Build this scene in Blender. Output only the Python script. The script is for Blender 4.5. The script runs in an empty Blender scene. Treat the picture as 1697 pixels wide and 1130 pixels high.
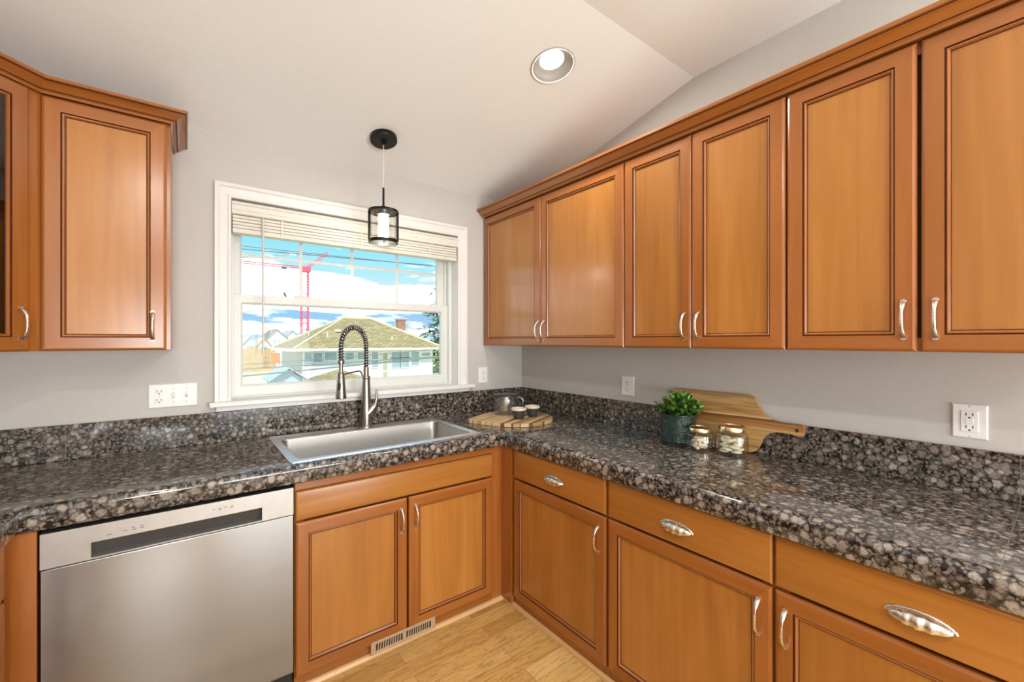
import bpy, bmesh, math, random
from mathutils import Vector, Matrix
from mathutils.geometry import tessellate_polygon
random.seed(7)
C = bpy.context.scene.collection
SC = bpy.context.scene
PI = math.pi

# ------------------------------------------------------------------ camera, world, lights, exposure
cam_d = bpy.data.cameras.new('camera')
cam = bpy.data.objects.new('camera', cam_d); C.objects.link(cam)
cam.location = (-1.9996, -2.5013, 1.4004)
cam.rotation_euler = (PI/2, 0, -math.radians(37.3548))
cam_d.sensor_width = 36.0
cam_d.lens = 708.65/1697*36.0
cam_d.clip_start = 0.02; cam_d.clip_end = 600
SC.camera = cam
SC.view_settings.view_transform = 'Standard'
SC.view_settings.look = 'None'
SC.view_settings.gamma = 1.0
SC.view_settings.use_curve_mapping = False
SC.view_settings.exposure = 0.0

def nd(nt, typ, **kw):
    n = nt.nodes.new(typ)
    for k, v in kw.items():
        if k in ('operation', 'blend_type', 'data_type', 'feature', 'wave_type', 'bands_direction', 'interpolation_type', 'noise_dimensions', 'rings_direction', 'wave_profile', 'clamp'):
            setattr(n, k, v)
        else:
            n.inputs[k.replace('_', ' ')].default_value = v
    return n
def ramp(nt, stops, fac=None, mode='LINEAR'):
    r = nt.nodes.new('ShaderNodeValToRGB')
    r.color_ramp.interpolation = mode
    els = r.color_ramp.elements
    while len(els) < len(stops): els.new(0.5)
    for e, (p, c) in zip(els, stops):
        e.position = p
        e.color = (c, c, c, 1) if isinstance(c, (int, float)) else (c[0], c[1], c[2], 1)
    if fac is not None: nt.links.new(fac, r.inputs[0])
    return r
def mixc(nt, fac, a, b, blend='MIX'):
    m = nt.nodes.new('ShaderNodeMix'); m.data_type = 'RGBA'; m.blend_type = blend
    for sock, val in ((m.inputs[0], fac), (m.inputs[6], a), (m.inputs[7], b)):
        if hasattr(val, 'links'): nt.links.new(val, sock)
        elif isinstance(val, (int, float)): sock.default_value = val
        else: sock.default_value = (val[0], val[1], val[2], 1)
    return m.outputs[2]
def math_(nt, op, a, b=0.0):
    m = nt.nodes.new('ShaderNodeMath'); m.operation = op
    for sock, val in ((m.inputs[0], a), (m.inputs[1], b)):
        if hasattr(val, 'links'): nt.links.new(val, sock)
        else: sock.default_value = val
    return m.outputs[0]

world = bpy.data.worlds.new('sky'); SC.world = world; world.use_nodes = True
wt = world.node_tree; wt.nodes.clear()
w_out = wt.nodes.new('ShaderNodeOutputWorld'); w_bg = wt.nodes.new('ShaderNodeBackground')
w_tc = wt.nodes.new('ShaderNodeTexCoord'); w_sep = wt.nodes.new('ShaderNodeSeparateXYZ')
wt.links.new(w_tc.outputs['Generated'], w_sep.inputs[0])
w_map = wt.nodes.new('ShaderNodeMapping'); w_map.inputs['Scale'].default_value = (2.6, 2.6, 15)
wt.links.new(w_tc.outputs['Generated'], w_map.inputs[0])
w_n = nd(wt, 'ShaderNodeTexNoise', Scale=1.9, Detail=7.0, Roughness=0.6)
wt.links.new(w_map.outputs[0], w_n.inputs['Vector'])
w_blue = ramp(wt, [(0, (.30, .34, .30)), (.48, (.42, .55, .62)), (.5, (.45, .72, .93)), (.53, (.33, .64, .93)), (.56, (.66, .88, .98)), (.575, (.46, .88, .99)), (.62, (.22, .78, .95)), (.8, (.10, .45, .85))],
              math_(wt, 'MULTIPLY_ADD', w_sep.outputs[2], .5))
w_blue.inputs[0].links[0].from_node.inputs[2].default_value = .5
w_thr = ramp(wt, [(0, .55), (.5, .50), (.53, .46), (.545, .28), (.572, .40), (.582, .58), (.7, .6)], w_blue.inputs[0].links[0].from_socket)
w_mask = math_(wt, 'MULTIPLY', math_(wt, 'SUBTRACT', w_n.outputs[0], w_thr.outputs[0]), 7.0)
w_mask.node.use_clamp = True
w_col = mixc(wt, w_mask, w_blue.outputs[0], (2.6, 2.65, 2.7))
wt.links.new(w_col, w_bg.inputs[0]); w_bg.inputs[1].default_value = 1.0
wt.links.new(w_bg.outputs[0], w_out.inputs[0])

def lamp(name, typ, loc, power, col=(1, 1, 1), rot=(0, 0, 0), **kw):
    d = bpy.data.lights.new(name, typ); d.energy = power; d.color = col
    for k, v in kw.items(): setattr(d, k, v)
    o = bpy.data.objects.new(name, d); C.objects.link(o); o.location = loc; o.rotation_euler = rot
    return o
sun = lamp('sun', 'SUN', (0, 0, 20), 5.0, (1, .96, .88), angle=math.radians(.6))
sun.rotation_euler = Vector((.30, .55, -.78)).to_track_quat('-Z', 'Y').to_euler()
# fill lights added behind the camera, set in a made-up patio door and window
lamp('patio_fill_light', 'AREA', (-.90, -5.74, 1.05), 138, (.95, .98, 1), (PI/2+math.radians(47), 0, 0), shape='RECTANGLE', size=1.5, size_y=1.9)
lamp('back_fill_light', 'AREA', (-2.25, -5.70, 1.35), 62, (.95, .98, 1), (PI/2+math.radians(44), 0, 0), shape='RECTANGLE', size=.6, size_y=1.1)

# ------------------------------------------------------------------ mesh helpers
ORI = {}
class M:
    def __init__(s, T=None):
        s.v = []; s.f = []; s.m = []; s.g = []; s.T = T or Matrix.Identity(4)
    def add(s, p):
        s.v.append(s.T @ Vector(p)); return len(s.v)-1
    def face(s, idx, m=0, g=(0, 0, 1)):
        s.f.append(tuple(idx)); s.m.append(m); s.g.append((s.T.to_3x3() @ Vector(g)))
    def box(s, x0, x1, y0, y1, z0, z1, m=0, g=2):
        G = ((1, 0, 0), (0, 1, 0), (0, 0, 1))[g]
        i = [s.add((x, y, z)) for z in (z0, z1) for y in (y0, y1) for x in (x0, x1)]
        for q in ((0, 1, 3, 2), (4, 5, 7, 6), (0, 1, 5, 4), (2, 3, 7, 6), (0, 2, 6, 4), (1, 3, 7, 5)):
            s.face([i[k] for k in q], m, G)
        return s
    def hexa(s, pts, m=0, g=(0, 0, 1)):          # 8 points, bottom ring then top ring
        i = [s.add(p) for p in pts]
        for q in ((0, 1, 2, 3), (4, 5, 6, 7), (0, 1, 5, 4), (1, 2, 6, 5), (2, 3, 7, 6), (3, 0, 4, 7)):
            s.face([i[k] for k in q], m, g)
        return s
    def loops(s, loops, mats=0, closed=True, cap0=None, cap1=None, g=(0, 0, 1)):
        ids = [[s.add(p) for p in L] for L in loops]
        n = len(ids[0])
        for k in range(len(ids)-1):
            mm = mats[k] if isinstance(mats, (list, tuple)) else mats
            for i in range(n if closed else n-1):
                j = (i+1) % n
                s.face((ids[k][i], ids[k][j], ids[k+1][j], ids[k+1][i]), mm, g)
        if cap0 is not None: s.face(ids[0][::-1], cap0, g)
        if cap1 is not None: s.face(ids[-1], cap1, g)
        return s
    def lathe(s, prof, c=(0, 0, 0), n=28, m=0, cap0=False, cap1=False):
        L = [[(c[0]+r*math.cos(2*PI*i/n), c[1]+r*math.sin(2*PI*i/n), c[2]+z) for i in range(n)] for r, z in prof]
        return s.loops(L, m, True, (m if not isinstance(m, (list, tuple)) else m[0]) if cap0 else None, (m if not isinstance(m, (list, tuple)) else m[-1]) if cap1 else None)
    def tube(s, pts, r, n=8, m=0, ref=(0, 0, 1), g=None, cap=True):
        P = [Vector(p) for p in pts]; L = []
        last = None
        for i, p in enumerate(P):
            t = (P[min(i+1, len(P)-1)]-P[max(i-1, 0)]).normalized()
            if last is None:
                a = Vector(ref)
                if abs(t.dot(a)) > .95: a = Vector((1, 0, 0)) if abs(t.x) < .9 else Vector((0, 1, 0))
            else: a = last
            a = (a-t*a.dot(t)).normalized(); b = t.cross(a); last = a
            rr = r[i] if isinstance(r, list) else r
            ra, rb = rr if isinstance(rr, tuple) else (rr, rr)
            L.append([p+a*ra*math.cos(2*PI*k/n)+b*rb*math.sin(2*PI*k/n) for k in range(n)])
        return s.loops(L, m, True, m if cap else None, m if cap else None, g or (0, 0, 1))
    def sweep(s, path, prof, place, m=0, closed=False, gz=None):
        # path: 2-D points; prof: (offset to the left, height); place(x, y, b) -> 3-D
        n = len(path); P = [Vector(p) for p in path]; offs = []
        for i in range(n):
            d0 = (P[i]-P[i-1]).normalized() if (i > 0 or closed) else None
            d1 = (P[(i+1) % n]-P[i]).normalized() if (i < n-1 or closed) else None
            if d0 is None: d0 = d1
            if d1 is None: d1 = d0
            n0 = Vector((-d0.y, d0.x)); n1 = Vector((-d1.y, d1.x))
            offs.append((n0+n1)/(1+n0.dot(n1)))
        ids = [[s.add(place(P[i].x+offs[i].x*a, P[i].y+offs[i].y*a, b)) for a, b in prof] for i in range(n)]
        k = len(prof)
        for i in range(n if closed else n-1):
            j = (i+1) % n
            d = Vector(place(P[j].x, P[j].y, 0))-Vector(place(P[i].x, P[i].y, 0))
            d = s.T.to_3x3() @ d
            gg = s.T.to_3x3().inverted() @ d.normalized()
            for q in range(k):
                w = (q+1) % k
                mm = m[q] if isinstance(m, (list, tuple)) else m
                s.face((ids[i][q], ids[i][w], ids[j][w], ids[j][q]), mm, gg)
        if not closed:
            mm = m[0] if isinstance(m, (list, tuple)) else m
            s.face(ids[0], mm); s.face(ids[-1][::-1], mm)
        return s
    def plate(s, outer, holes, place, t0, t1, m=0, g=(1, 0, 0)):
        polys = [outer]+holes
        tris = tessellate_polygon([[Vector((a, b, 0)) for a, b in p] for p in polys])
        flat = [q for p in polys for q in p]
        lo = [s.add(place(a, b, t0)) for a, b in flat]; hi = [s.add(place(a, b, t1)) for a, b in flat]
        for t in tris:
            s.face([lo[i] for i in t], m, g); s.face([hi[i] for i in t], m, g)
        o = 0
        for p in polys:
            for i in range(len(p)):
                j = (i+1) % len(p)
                s.face((lo[o+i], lo[o+j], hi[o+j], hi[o+i]), m, g)
            o += len(p)
        return s
    def build(s, name, mats, parent=None, loc=None, smooth=None, bevel=None, bseg=2, solid=None):
        if not isinstance(mats, (list, tuple)): mats = [mats]
        po = ORI[parent] if parent is not None else Vector((0, 0, 0))
        if loc is None:
            if parent is not None: loc = po
            else:
                loc = Vector([(min(v[i] for v in s.v)+max(v[i] for v in s.v))/2 for i in range(3)]); loc.z = min(v[2] for v in s.v)
        loc = Vector(loc)
        me = bpy.data.meshes.new(name)
        me.from_pydata([v-loc for v in s.v], [], s.f)
        for mt in mats: me.materials.append(mt)
        for p, m in zip(me.polygons, s.m): p.material_index = m
        bm = bmesh.new(); bm.from_mesh(me)
        bmesh.ops.recalc_face_normals(bm, faces=bm.faces[:])
        uvl = bm.loops.layers.uv.new('UVMap')
        bm.faces.ensure_lookup_table()
        for f, g in zip(bm.faces, s.g):
            nrm = f.normal; gg = g-nrm*g.dot(nrm)
            if gg.length < 1e-4:
                gg = Vector((1, 0, 0))-nrm*nrm.x
                if gg.length < 1e-3: gg = Vector((0, 1, 0))-nrm*nrm.y
            gg.normalize(); h = nrm.cross(gg)
            for l in f.loops:
                q = l.vert.co+loc
                l[uvl].uv = (q.dot(gg), q.dot(h))
        bm.to_mesh(me); bm.free()
        if smooth is not None:
            for p in me.polygons: p.use_smooth = True
            me.set_sharp_from_angle(angle=math.radians(smooth))
        o = bpy.data.objects.new(name, me); C.objects.link(o)
        o.location = loc-po
        if parent is not None: o.parent = parent
        ORI[o] = loc
        if solid:
            md = o.modifiers.new('thickness', 'SOLIDIFY'); md.thickness = solid; md.offset = 0
        if bevel:
            md = o.modifiers.new('edges', 'BEVEL'); md.width = bevel; md.segments = bseg; md.limit_method = 'ANGLE'; md.angle_limit = math.radians(40)
        return o

def tag(o, label, cat, group=None, kind=None):
    if label: o['label'] = label
    if cat: o['category'] = cat
    if group: o['group'] = group
    if kind: o['kind'] = kind
    return o
def thing(name, loc, label, cat, group=None):
    o = bpy.data.objects.new(name, None); C.objects.link(o); o.location = loc; o.empty_display_size = .05
    ORI[o] = Vector(loc)
    return tag(o, label, cat, group)
def struct(o):
    o['kind'] = 'structure'; return o
def frame(O, U, N):                                # local (u, n, w): along, out, up
    T = Matrix.Identity(4); U = Vector(U); N = Vector(N)
    for r in range(3):
        T[r][0] = U[r]; T[r][1] = N[r]; T[r][2] = (0, 0, 1)[r]; T[r][3] = O[r]
    return T
def rrect(x0, x1, y0, y1, r, z, n=5):
    out = []
    for cx, cy, a0 in ((x1-r, y1-r, 0), (x0+r, y1-r, 90), (x0+r, y0+r, 180), (x1-r, y0+r, 270)):
        for k in range(n+1):
            a = math.radians(a0+90*k/n); out.append((cx+r*math.cos(a), cy+r*math.sin(a), z))
    return out

# ------------------------------------------------------------------ materials
def new_mat(name):
    m = bpy.data.materials.new(name); m.use_nodes = True
    nt = m.node_tree; b = nt.nodes['Principled BSDF']
    return m, nt, b
def plain(name, col, rough=.5, metal=0.0, coat=0.0, spec=.5, noise=0.0, nscale=30, bump=0.0, emit=None, estr=0):
    m, nt, b = new_mat(name)
    b.inputs['Base Color'].default_value = (*col, 1); b.inputs['Roughness'].default_value = rough
    b.inputs['Metallic'].default_value = metal; b.inputs['Coat Weight'].default_value = coat; b.inputs['Specular IOR Level'].default_value = spec
    if emit:
        b.inputs['Emission Color'].default_value = (*emit, 1); b.inputs['Emission Strength'].default_value = estr
    tc = nt.nodes.new('ShaderNodeTexCoord')
    n = nd(nt, 'ShaderNodeTexNoise', Scale=float(nscale), Detail=4.0)
    nt.links.new(tc.outputs['Object'], n.inputs['Vector'])
    if noise:
        r = ramp(nt, [(.3, tuple(c*(1-noise) for c in col)), (.7, tuple(min(1, c*(1+noise)) for c in col))], n.outputs[0])
        nt.links.new(r.outputs[0], b.inputs['Base Color'])
    if bump:
        bp = nd(nt, 'ShaderNodeBump', Strength=bump, Distance=.002)
        nt.links.new(n.outputs[0], bp.inputs['Height']); nt.links.new(bp.outputs[0], b.inputs['Normal'])
    return m
def wood(name, dark, mid, light, rough=.32, coat=.35, su=2.2, sv=26.0, vary=.10, knots=True):
    m, nt, b = new_mat(name)
    uv = nt.nodes.new('ShaderNodeUVMap'); uv.uv_map = 'UVMap'
    oi = nt.nodes.new('ShaderNodeObjectInfo')
    mp = nt.nodes.new('ShaderNodeMapping'); mp.inputs['Scale'].default_value = (su, sv, 1)
    nt.links.new(uv.outputs[0], mp.inputs[0])
    cmb = nt.nodes.new('ShaderNodeCombineXYZ')
    nt.links.new(math_(nt, 'MULTIPLY', oi.outputs['Random'], 37.0), cmb.inputs[0]); nt.links.new(math_(nt, 'MULTIPLY', oi.outputs['Random'], 91.0), cmb.inputs[1])
    nt.links.new(cmb.outputs[0], mp.inputs['Location'])
    mp2 = nt.nodes.new('ShaderNodeMapping'); mp2.inputs['Scale'].default_value = (.08, .04, 1)
    nt.links.new(mp.outputs[0], mp2.inputs[0])
    n1 = nd(nt, 'ShaderNodeTexNoise', Scale=1.0, Detail=5.0, Roughness=.6, Distortion=.6)
    nt.links.new(mp.outputs[0], n1.inputs['Vector'])
    mp3 = nt.nodes.new('ShaderNodeMapping'); mp3.inputs['Scale'].default_value = (.55, .16, 1)
    nt.links.new(mp.outputs[0], mp3.inputs[0])
    n2 = nd(nt, 'ShaderNodeTexNoise', Scale=1.0, Detail=2.0, Roughness=.5, Distortion=1.0)
    nt.links.new(mp3.outputs[0], n2.inputs['Vector'])
    fac = math_(nt, 'ADD', math_(nt, 'MULTIPLY', n1.outputs[0], .45), math_(nt, 'MULTIPLY', n2.outputs[0], .55))
    r = ramp(nt, [(.30, dark), (.50, mid), (.70, light)], fac)
    hsv = nt.nodes.new('ShaderNodeHueSaturation')
    nt.links.new(r.outputs[0], hsv.inputs['Color'])
    nt.links.new(math_(nt, 'ADD', math_(nt, 'MULTIPLY', oi.outputs['Random'], vary*2), 1-vary), hsv.inputs['Value'])
    col = hsv.outputs[0]
    if knots:                                        # a few small dark mineral flecks along the grain
        mk = nt.nodes.new('ShaderNodeMapping'); mk.inputs['Scale'].default_value = (4.5, .55, 1); nt.links.new(mp.outputs[0], mk.inputs[0])
        n3 = nd(nt, 'ShaderNodeTexNoise', Scale=1.3, Detail=3.0, Roughness=.65); nt.links.new(mk.outputs[0], n3.inputs['Vector'])
        fr = ramp(nt, [(.73, 0), (.80, 1)], n3.outputs[0])
        col = mixc(nt, math_(nt, 'MULTIPLY', fr.outputs[0], .55), col, tuple(c*.35 for c in dark))
    nt.links.new(col, b.inputs['Base Color'])
    b.inputs['Roughness'].default_value = rough; b.inputs['Coat Weight'].default_value = coat*1.6; b.inputs['Coat Roughness'].default_value = .20
    b.inputs['Specular IOR Level'].default_value = .4
    return m
def granite(name, axis=None, off=0.0, step=.335):
    m, nt, b = new_mat(name)
    tc = nt.nodes.new('ShaderNodeTexCoord')
    geo = nt.nodes.new('ShaderNodeNewGeometry')
    P = geo.outputs['Position']
    nz = nd(nt, 'ShaderNodeTexNoise', Scale=48.0, Detail=4.0, Roughness=.65); nt.links.new(P, nz.inputs['Vector'])
    add = nt.nodes.new('ShaderNodeVectorMath'); add.operation = 'MULTIPLY_ADD'
    nt.links.new(nz.outputs['Color'], add.inputs[0]); add.inputs[1].default_value = (.024, .024, .024); nt.links.new(P, add.inputs[2])
    v1 = nd(nt, 'ShaderNodeTexVoronoi', Scale=37.0); nt.links.new(add.outputs[0], v1.inputs['Vector'])
    v2 = nd(nt, 'ShaderNodeTexVoronoi', Scale=92.0); nt.links.new(add.outputs[0], v2.inputs['Vector'])
    fine = nd(nt, 'ShaderNodeTexNoise', Scale=230.0, Detail=4.0, Roughness=.75); nt.links.new(P, fine.inputs['Vector'])
    cell = nt.nodes.new('ShaderNodeSeparateColor'); nt.links.new(v1.outputs['Color'], cell.inputs[0])
    cell2 = nt.nodes.new('ShaderNodeSeparateColor'); nt.links.new(v2.outputs['Color'], cell2.inputs[0])
    base = mixc(nt, cell.outputs[0], (.41, .355, .305), (.20, .165, .138))
    b2 = mixc(nt, cell2.outputs[0], (.28, .235, .20), (.13, .108, .092))
    small = mixc(nt, ramp(nt, [(.42, 0), (.60, 1)], v2.outputs['Distance']).outputs[0], b2, (.012, .011, .011))
    lim = math_(nt, 'ADD', v1.outputs['Distance'], math_(nt, 'MULTIPLY', cell.outputs[1], .20))   # crystals of unequal size
    col = mixc(nt, ramp(nt, [(.54, 0), (.66, 1)], lim).outputs[0], base, small)
    rim = ramp(nt, [(.40, 0), (.54, .75), (.62, .75), (.70, 0)], lim)
    col = mixc(nt, rim.outputs[0], col, (.020, .018, .017))
    mot = nd(nt, 'ShaderNodeTexNoise', Scale=95.0, Detail=5.0, Roughness=.7); nt.links.new(P, mot.inputs['Vector'])
    col = mixc(nt, .8, col, ramp(nt, [(.32, .42), (.52, 1.0), (.75, 1.18)], mot.outputs[0]).outputs[0], 'MULTIPLY')
    spk = ramp(nt, [(.34, .25), (.46, 1.0)], fine.outputs[0])
    col = mixc(nt, .85, col, spk.outputs[0], 'MULTIPLY')
    if axis is not None:                             # thin joints between the granite tiles
        sp = nt.nodes.new('ShaderNodeSeparateXYZ'); nt.links.new(P, sp.inputs[0])
        t = math_(nt, 'FRACT', math_(nt, 'DIVIDE', math_(nt, 'SUBTRACT', sp.outputs[axis], off-.0012), step))
        jt = math_(nt, 'LESS_THAN', t, .0024/step)
        col = mixc(nt, jt, col, (.16, .14, .125))
    nt.links.new(col, b.inputs['Base Color'])
    b.inputs['Roughness'].default_value = .09; b.inputs['Specular IOR Level'].default_value = .6
    return m
def brushed(name, col, rough, scale, amt=.12, bump=.03):
    m, nt, b = new_mat(name)
    tc = nt.nodes.new('ShaderNodeTexCoord'); mp = nt.nodes.new('ShaderNodeMapping'); mp.inputs['Scale'].default_value = scale
    nt.links.new(tc.outputs['Object'], mp.inputs[0])
    n = nd(nt, 'ShaderNodeTexNoise', Scale=1.0, Detail=4.0, Roughness=.6); nt.links.new(mp.outputs[0], n.inputs['Vector'])
    r = ramp(nt, [(.3, tuple(c*(1-amt) for c in col)), (.7, col)], n.outputs[0]); nt.links.new(r.outputs[0], b.inputs['Base Color'])
    rr = ramp(nt, [(.3, rough*.85), (.7, rough*1.15)], n.outputs[0]); nt.links.new(rr.outputs[0], b.inputs['Roughness'])
    b.inputs['Metallic'].default_value = 1.0
    bp = nd(nt, 'ShaderNodeBump', Strength=bump, Distance=.001); nt.links.new(n.outputs[0], bp.inputs['Height']); nt.links.new(bp.outputs[0], b.inputs['Normal'])
    return m
def thin_glass(name, tint=(1, 1, 1), lo=.04, hi=.75, edge=(.8, .85, .85), rough=.02):
    m, nt, b = new_mat(name); nt.nodes.remove(b)
    out = nt.nodes['Material Output']
    tr = nt.nodes.new('ShaderNodeBsdfTransparent'); gl = nt.nodes.new('ShaderNodeBsdfGlossy'); mx = nt.nodes.new('ShaderNodeMixShader')
    lw = nd(nt, 'ShaderNodeLayerWeight', Blend=.5)
    tcol = ramp(nt, [(.45, tint), (.8, tuple((p+q)/2 for p, q in zip(tint, edge))), (1, edge)], lw.outputs['Facing'])
    nt.links.new(tcol.outputs[0], tr.inputs[0])
    f = ramp(nt, [(0, lo), (.45, lo*1.6), (.8, lo*1.5+hi*.28), (1, hi)], lw.outputs['Facing'])
    gl.inputs['Roughness'].default_value = rough
    nt.links.new(f.outputs[0], mx.inputs[0]); nt.links.new(tr.outputs[0], mx.inputs[1]); nt.links.new(gl.outputs[0], mx.inputs[2])
    nt.links.new(mx.outputs[0], out.inputs[0])
    return m
def bands(name, axis_vec, off, stops, rough=.4, grain=None, noise=.25):
    # solid timber strips glued side by side: constant bands across an axis (object space), with grain
    m, nt, b = new_mat(name)
    geo = nt.nodes.new('ShaderNodeNewGeometry')
    dt = nt.nodes.new('ShaderNodeVectorMath'); dt.operation = 'DOT_PRODUCT'
    nt.links.new(geo.outputs['Position'], dt.inputs[0]); dt.inputs[1].default_value = axis_vec
    t = math_(nt, 'ADD', dt.outputs['Value'], off)
    r = ramp(nt, stops, t, 'CONSTANT')
    uv = nt.nodes.new('ShaderNodeUVMap'); uv.uv_map = 'UVMap'
    mp = nt.nodes.new('ShaderNodeMapping'); mp.inputs['Scale'].default_value = grain or (6, 90, 1); nt.links.new(uv.outputs[0], mp.inputs[0])
    n = nd(nt, 'ShaderNodeTexNoise', Scale=1.0, Detail=5.0, Distortion=.5); nt.links.new(mp.outputs[0], n.inputs['Vector'])
    g = ramp(nt, [(.3, 1-noise), (.65, 1.0)], n.outputs[0])
    nt.links.new(mixc(nt, 1.0, r.outputs[0], g.outputs[0], 'MULTIPLY'), b.inputs['Base Color'])
    b.inputs['Roughness'].default_value = rough
    return m
def floor_mat():
    m, nt, b = new_mat('oak_floor')
    geo = nt.nodes.new('ShaderNodeNewGeometry')
    bk = nt.nodes.new('ShaderNodeTexBrick'); bk.offset = .37; bk.offset_frequency = 2; bk.squash = 1
    bk.inputs['Scale'].default_value = 1.0; bk.inputs['Brick Width'].default_value = .62; bk.inputs['Row Height'].default_value = .083
    bk.inputs['Mortar Size'].default_value = .0011; bk.inputs['Color1'].default_value = (.0, .0, .0, 1); bk.inputs['Color2'].default_value = (1, 1, 1, 1); bk.inputs['Mortar'].default_value = (.5, .5, .5, 1)
    nt.links.new(geo.outputs['Position'], bk.inputs['Vector'])
    mp = nt.nodes.new('ShaderNodeMapping'); mp.inputs['Scale'].default_value = (3.0, 30, 1); nt.links.new(geo.outputs['Position'], mp.inputs[0])
    off = nt.nodes.new('ShaderNodeVectorMath'); off.operation = 'MULTIPLY_ADD'
    nt.links.new(bk.outputs['Color'], off.inputs[0]); off.inputs[1].default_value = (23, 57, 11); nt.links.new(mp.outputs[0], off.inputs[2])
    n = nd(nt, 'ShaderNodeTexNoise', Scale=1.0, Detail=4.0, Roughness=.55, Distortion=1.3); nt.links.new(off.outputs[0], n.inputs['Vector'])
    wv = math_(nt, 'FRACT', math_(nt, 'MULTIPLY', n.outputs[0], 6.0))
    gr = ramp(nt, [(0, .52), (.22, 1.0), (.8, .93), (1, .56)], wv)
    tone = ramp(nt, [(0, (.48, .255, .075)), (.5, (.63, .375, .120)), (1, (.74, .49, .19))], bk.outputs['Color'])
    col = mixc(nt, .9, tone.outputs[0], gr.outputs[0], 'MULTIPLY')
    col = mixc(nt, math_(nt, 'MULTIPLY', bk.outputs['Fac'], .7), col, (.16, .08, .03))
    nt.links.new(col, b.inputs['Base Color'])
    b.inputs['Roughness'].default_value = .3; b.inputs['Coat Weight'].default_value = .25; b.inputs['Coat Roughness'].default_value = .15
    return m
def shingle_mat():
    m, nt, b = new_mat('roof_shingles')
    uv = nt.nodes.new('ShaderNodeUVMap'); uv.uv_map = 'UVMap'
    bk = nt.nodes.new('ShaderNodeTexBrick'); bk.inputs['Scale'].default_value = 1.0; bk.inputs['Brick Width'].default_value = .30; bk.inputs['Row Height'].default_value = .17
    bk.inputs['Mortar Size'].default_value = .016; bk.inputs['Color1'].default_value = (.30, .235, .105, 1); bk.inputs['Color2'].default_value = (.47, .375, .19, 1); bk.inputs['Mortar'].default_value = (.17, .13, .06, 1)
    nt.links.new(uv.outputs[0], bk.inputs['Vector']); nt.links.new(bk.outputs[0], b.inputs['Base Color']); b.inputs['Roughness'].default_value = .9
    return m

WOOD = wood('stained_maple_frame', (.265, .080, .013), (.335, .108, .019), (.39, .135, .028), rough=.27, su=1.6, sv=34.0, vary=.07)
PANEL = wood('golden_maple_panel', (.315, .115, .019), (.405, .157, .028), (.475, .200, .044), rough=.27, su=1.3, sv=30.0, vary=.09)
WOODH = WOOD
GLAZE = plain('dark_glaze', (.085, .022, .008), .4, noise=.2)
GAP_SHADE = plain('door_gap_shade', (.10, .040, .014), .6, noise=.2)
OAK = wood('oak_trim', (.50, .28, .11), (.60, .36, .16), (.68, .43, .21), rough=.35, su=3, sv=40)
FLOOR = floor_mat()
GRAN_X = granite('granite_run_window', 0, -2.052, .336)
GRAN_Y = granite('granite_run_right', 1, -2.098, .31)
GRAN = granite('granite_edge')
WALLP = plain('greige_wall_paint', (.54, .515, .48), .62, noise=.02, nscale=60, bump=.05)
CEILP = plain('ceiling_paint', (.90, .91, .895), .8, noise=.015, nscale=80, bump=.06)
WHITE = plain('white_trim_paint', (.76, .745, .72), .35, noise=.02)
VINYL = plain('white_vinyl', (.68, .68, .65), .35, noise=.02)
BLIND = plain('faux_wood_blind', (.70, .67, .60), .45, noise=.03)
PLATE = plain('white_plastic', (.82, .81, .78), .3, noise=.01)
SLOT = plain('dark_slot', (.02, .02, .02), .6, noise=.1)
STEEL_H = brushed('brushed_steel_door', (.36, .365, .37), .20, (1.5, 6, 900), .015, .0)
def stretch_reflection(m, amount):                   # horizontal brushing smears reflections up and down
    nt = m.node_tree; b = nt.nodes['Principled BSDF']; b.inputs['Anisotropic'].default_value = amount
    tn = nt.nodes.new('ShaderNodeTangent'); tn.direction_type = 'UV_MAP'; tn.uv_map = 'UVMap'; nt.links.new(tn.outputs[0], b.inputs['Tangent'])
stretch_reflection(STEEL_H, .6)
STEEL_S = brushed('brushed_steel_sink', (.50, .49, .475), .32, (300, 300, 300), .03, .0)
STEEL_R = brushed('lightened_sink_rim', (.90, .89, .88), .36, (300, 300, 300), .02, .0)  # rim steel lightened beyond the basin, in place of a bright reflection
STEEL_D = plain('control_panel_steel', (.46, .45, .435), .34, metal=.85, noise=.04)
NICKEL = brushed('satin_nickel', (.80, .76, .70), .27, (60, 60, 400), .06, .0)
FAUCET = brushed('faucet_stainless', (.38, .355, .33), .24, (500, 500, 30), .12, .02)
BLACKM = plain('black_metal', (.014, .013, .013), .38, metal=.6, noise=.1)
GLASS = thin_glass('window_glass', (1, 1, 1), .006, .25, (.9, .95, .95))
JARGL = thin_glass('jar_glass', (.98, .99, .98), .10, .95, (.72, .75, .73))
POTGL = thin_glass('teapot_glass', (.88, .89, .88), .20, .95, (.34, .36, .35), .22)
DARKGL = thin_glass('cabinet_door_glass', (.5, .5, .5), .06, .5, (.4, .4, .4))
GOLD = plain('polished_gold_lid', (.82, .70, .46), .16, metal=1, noise=.05)

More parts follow.
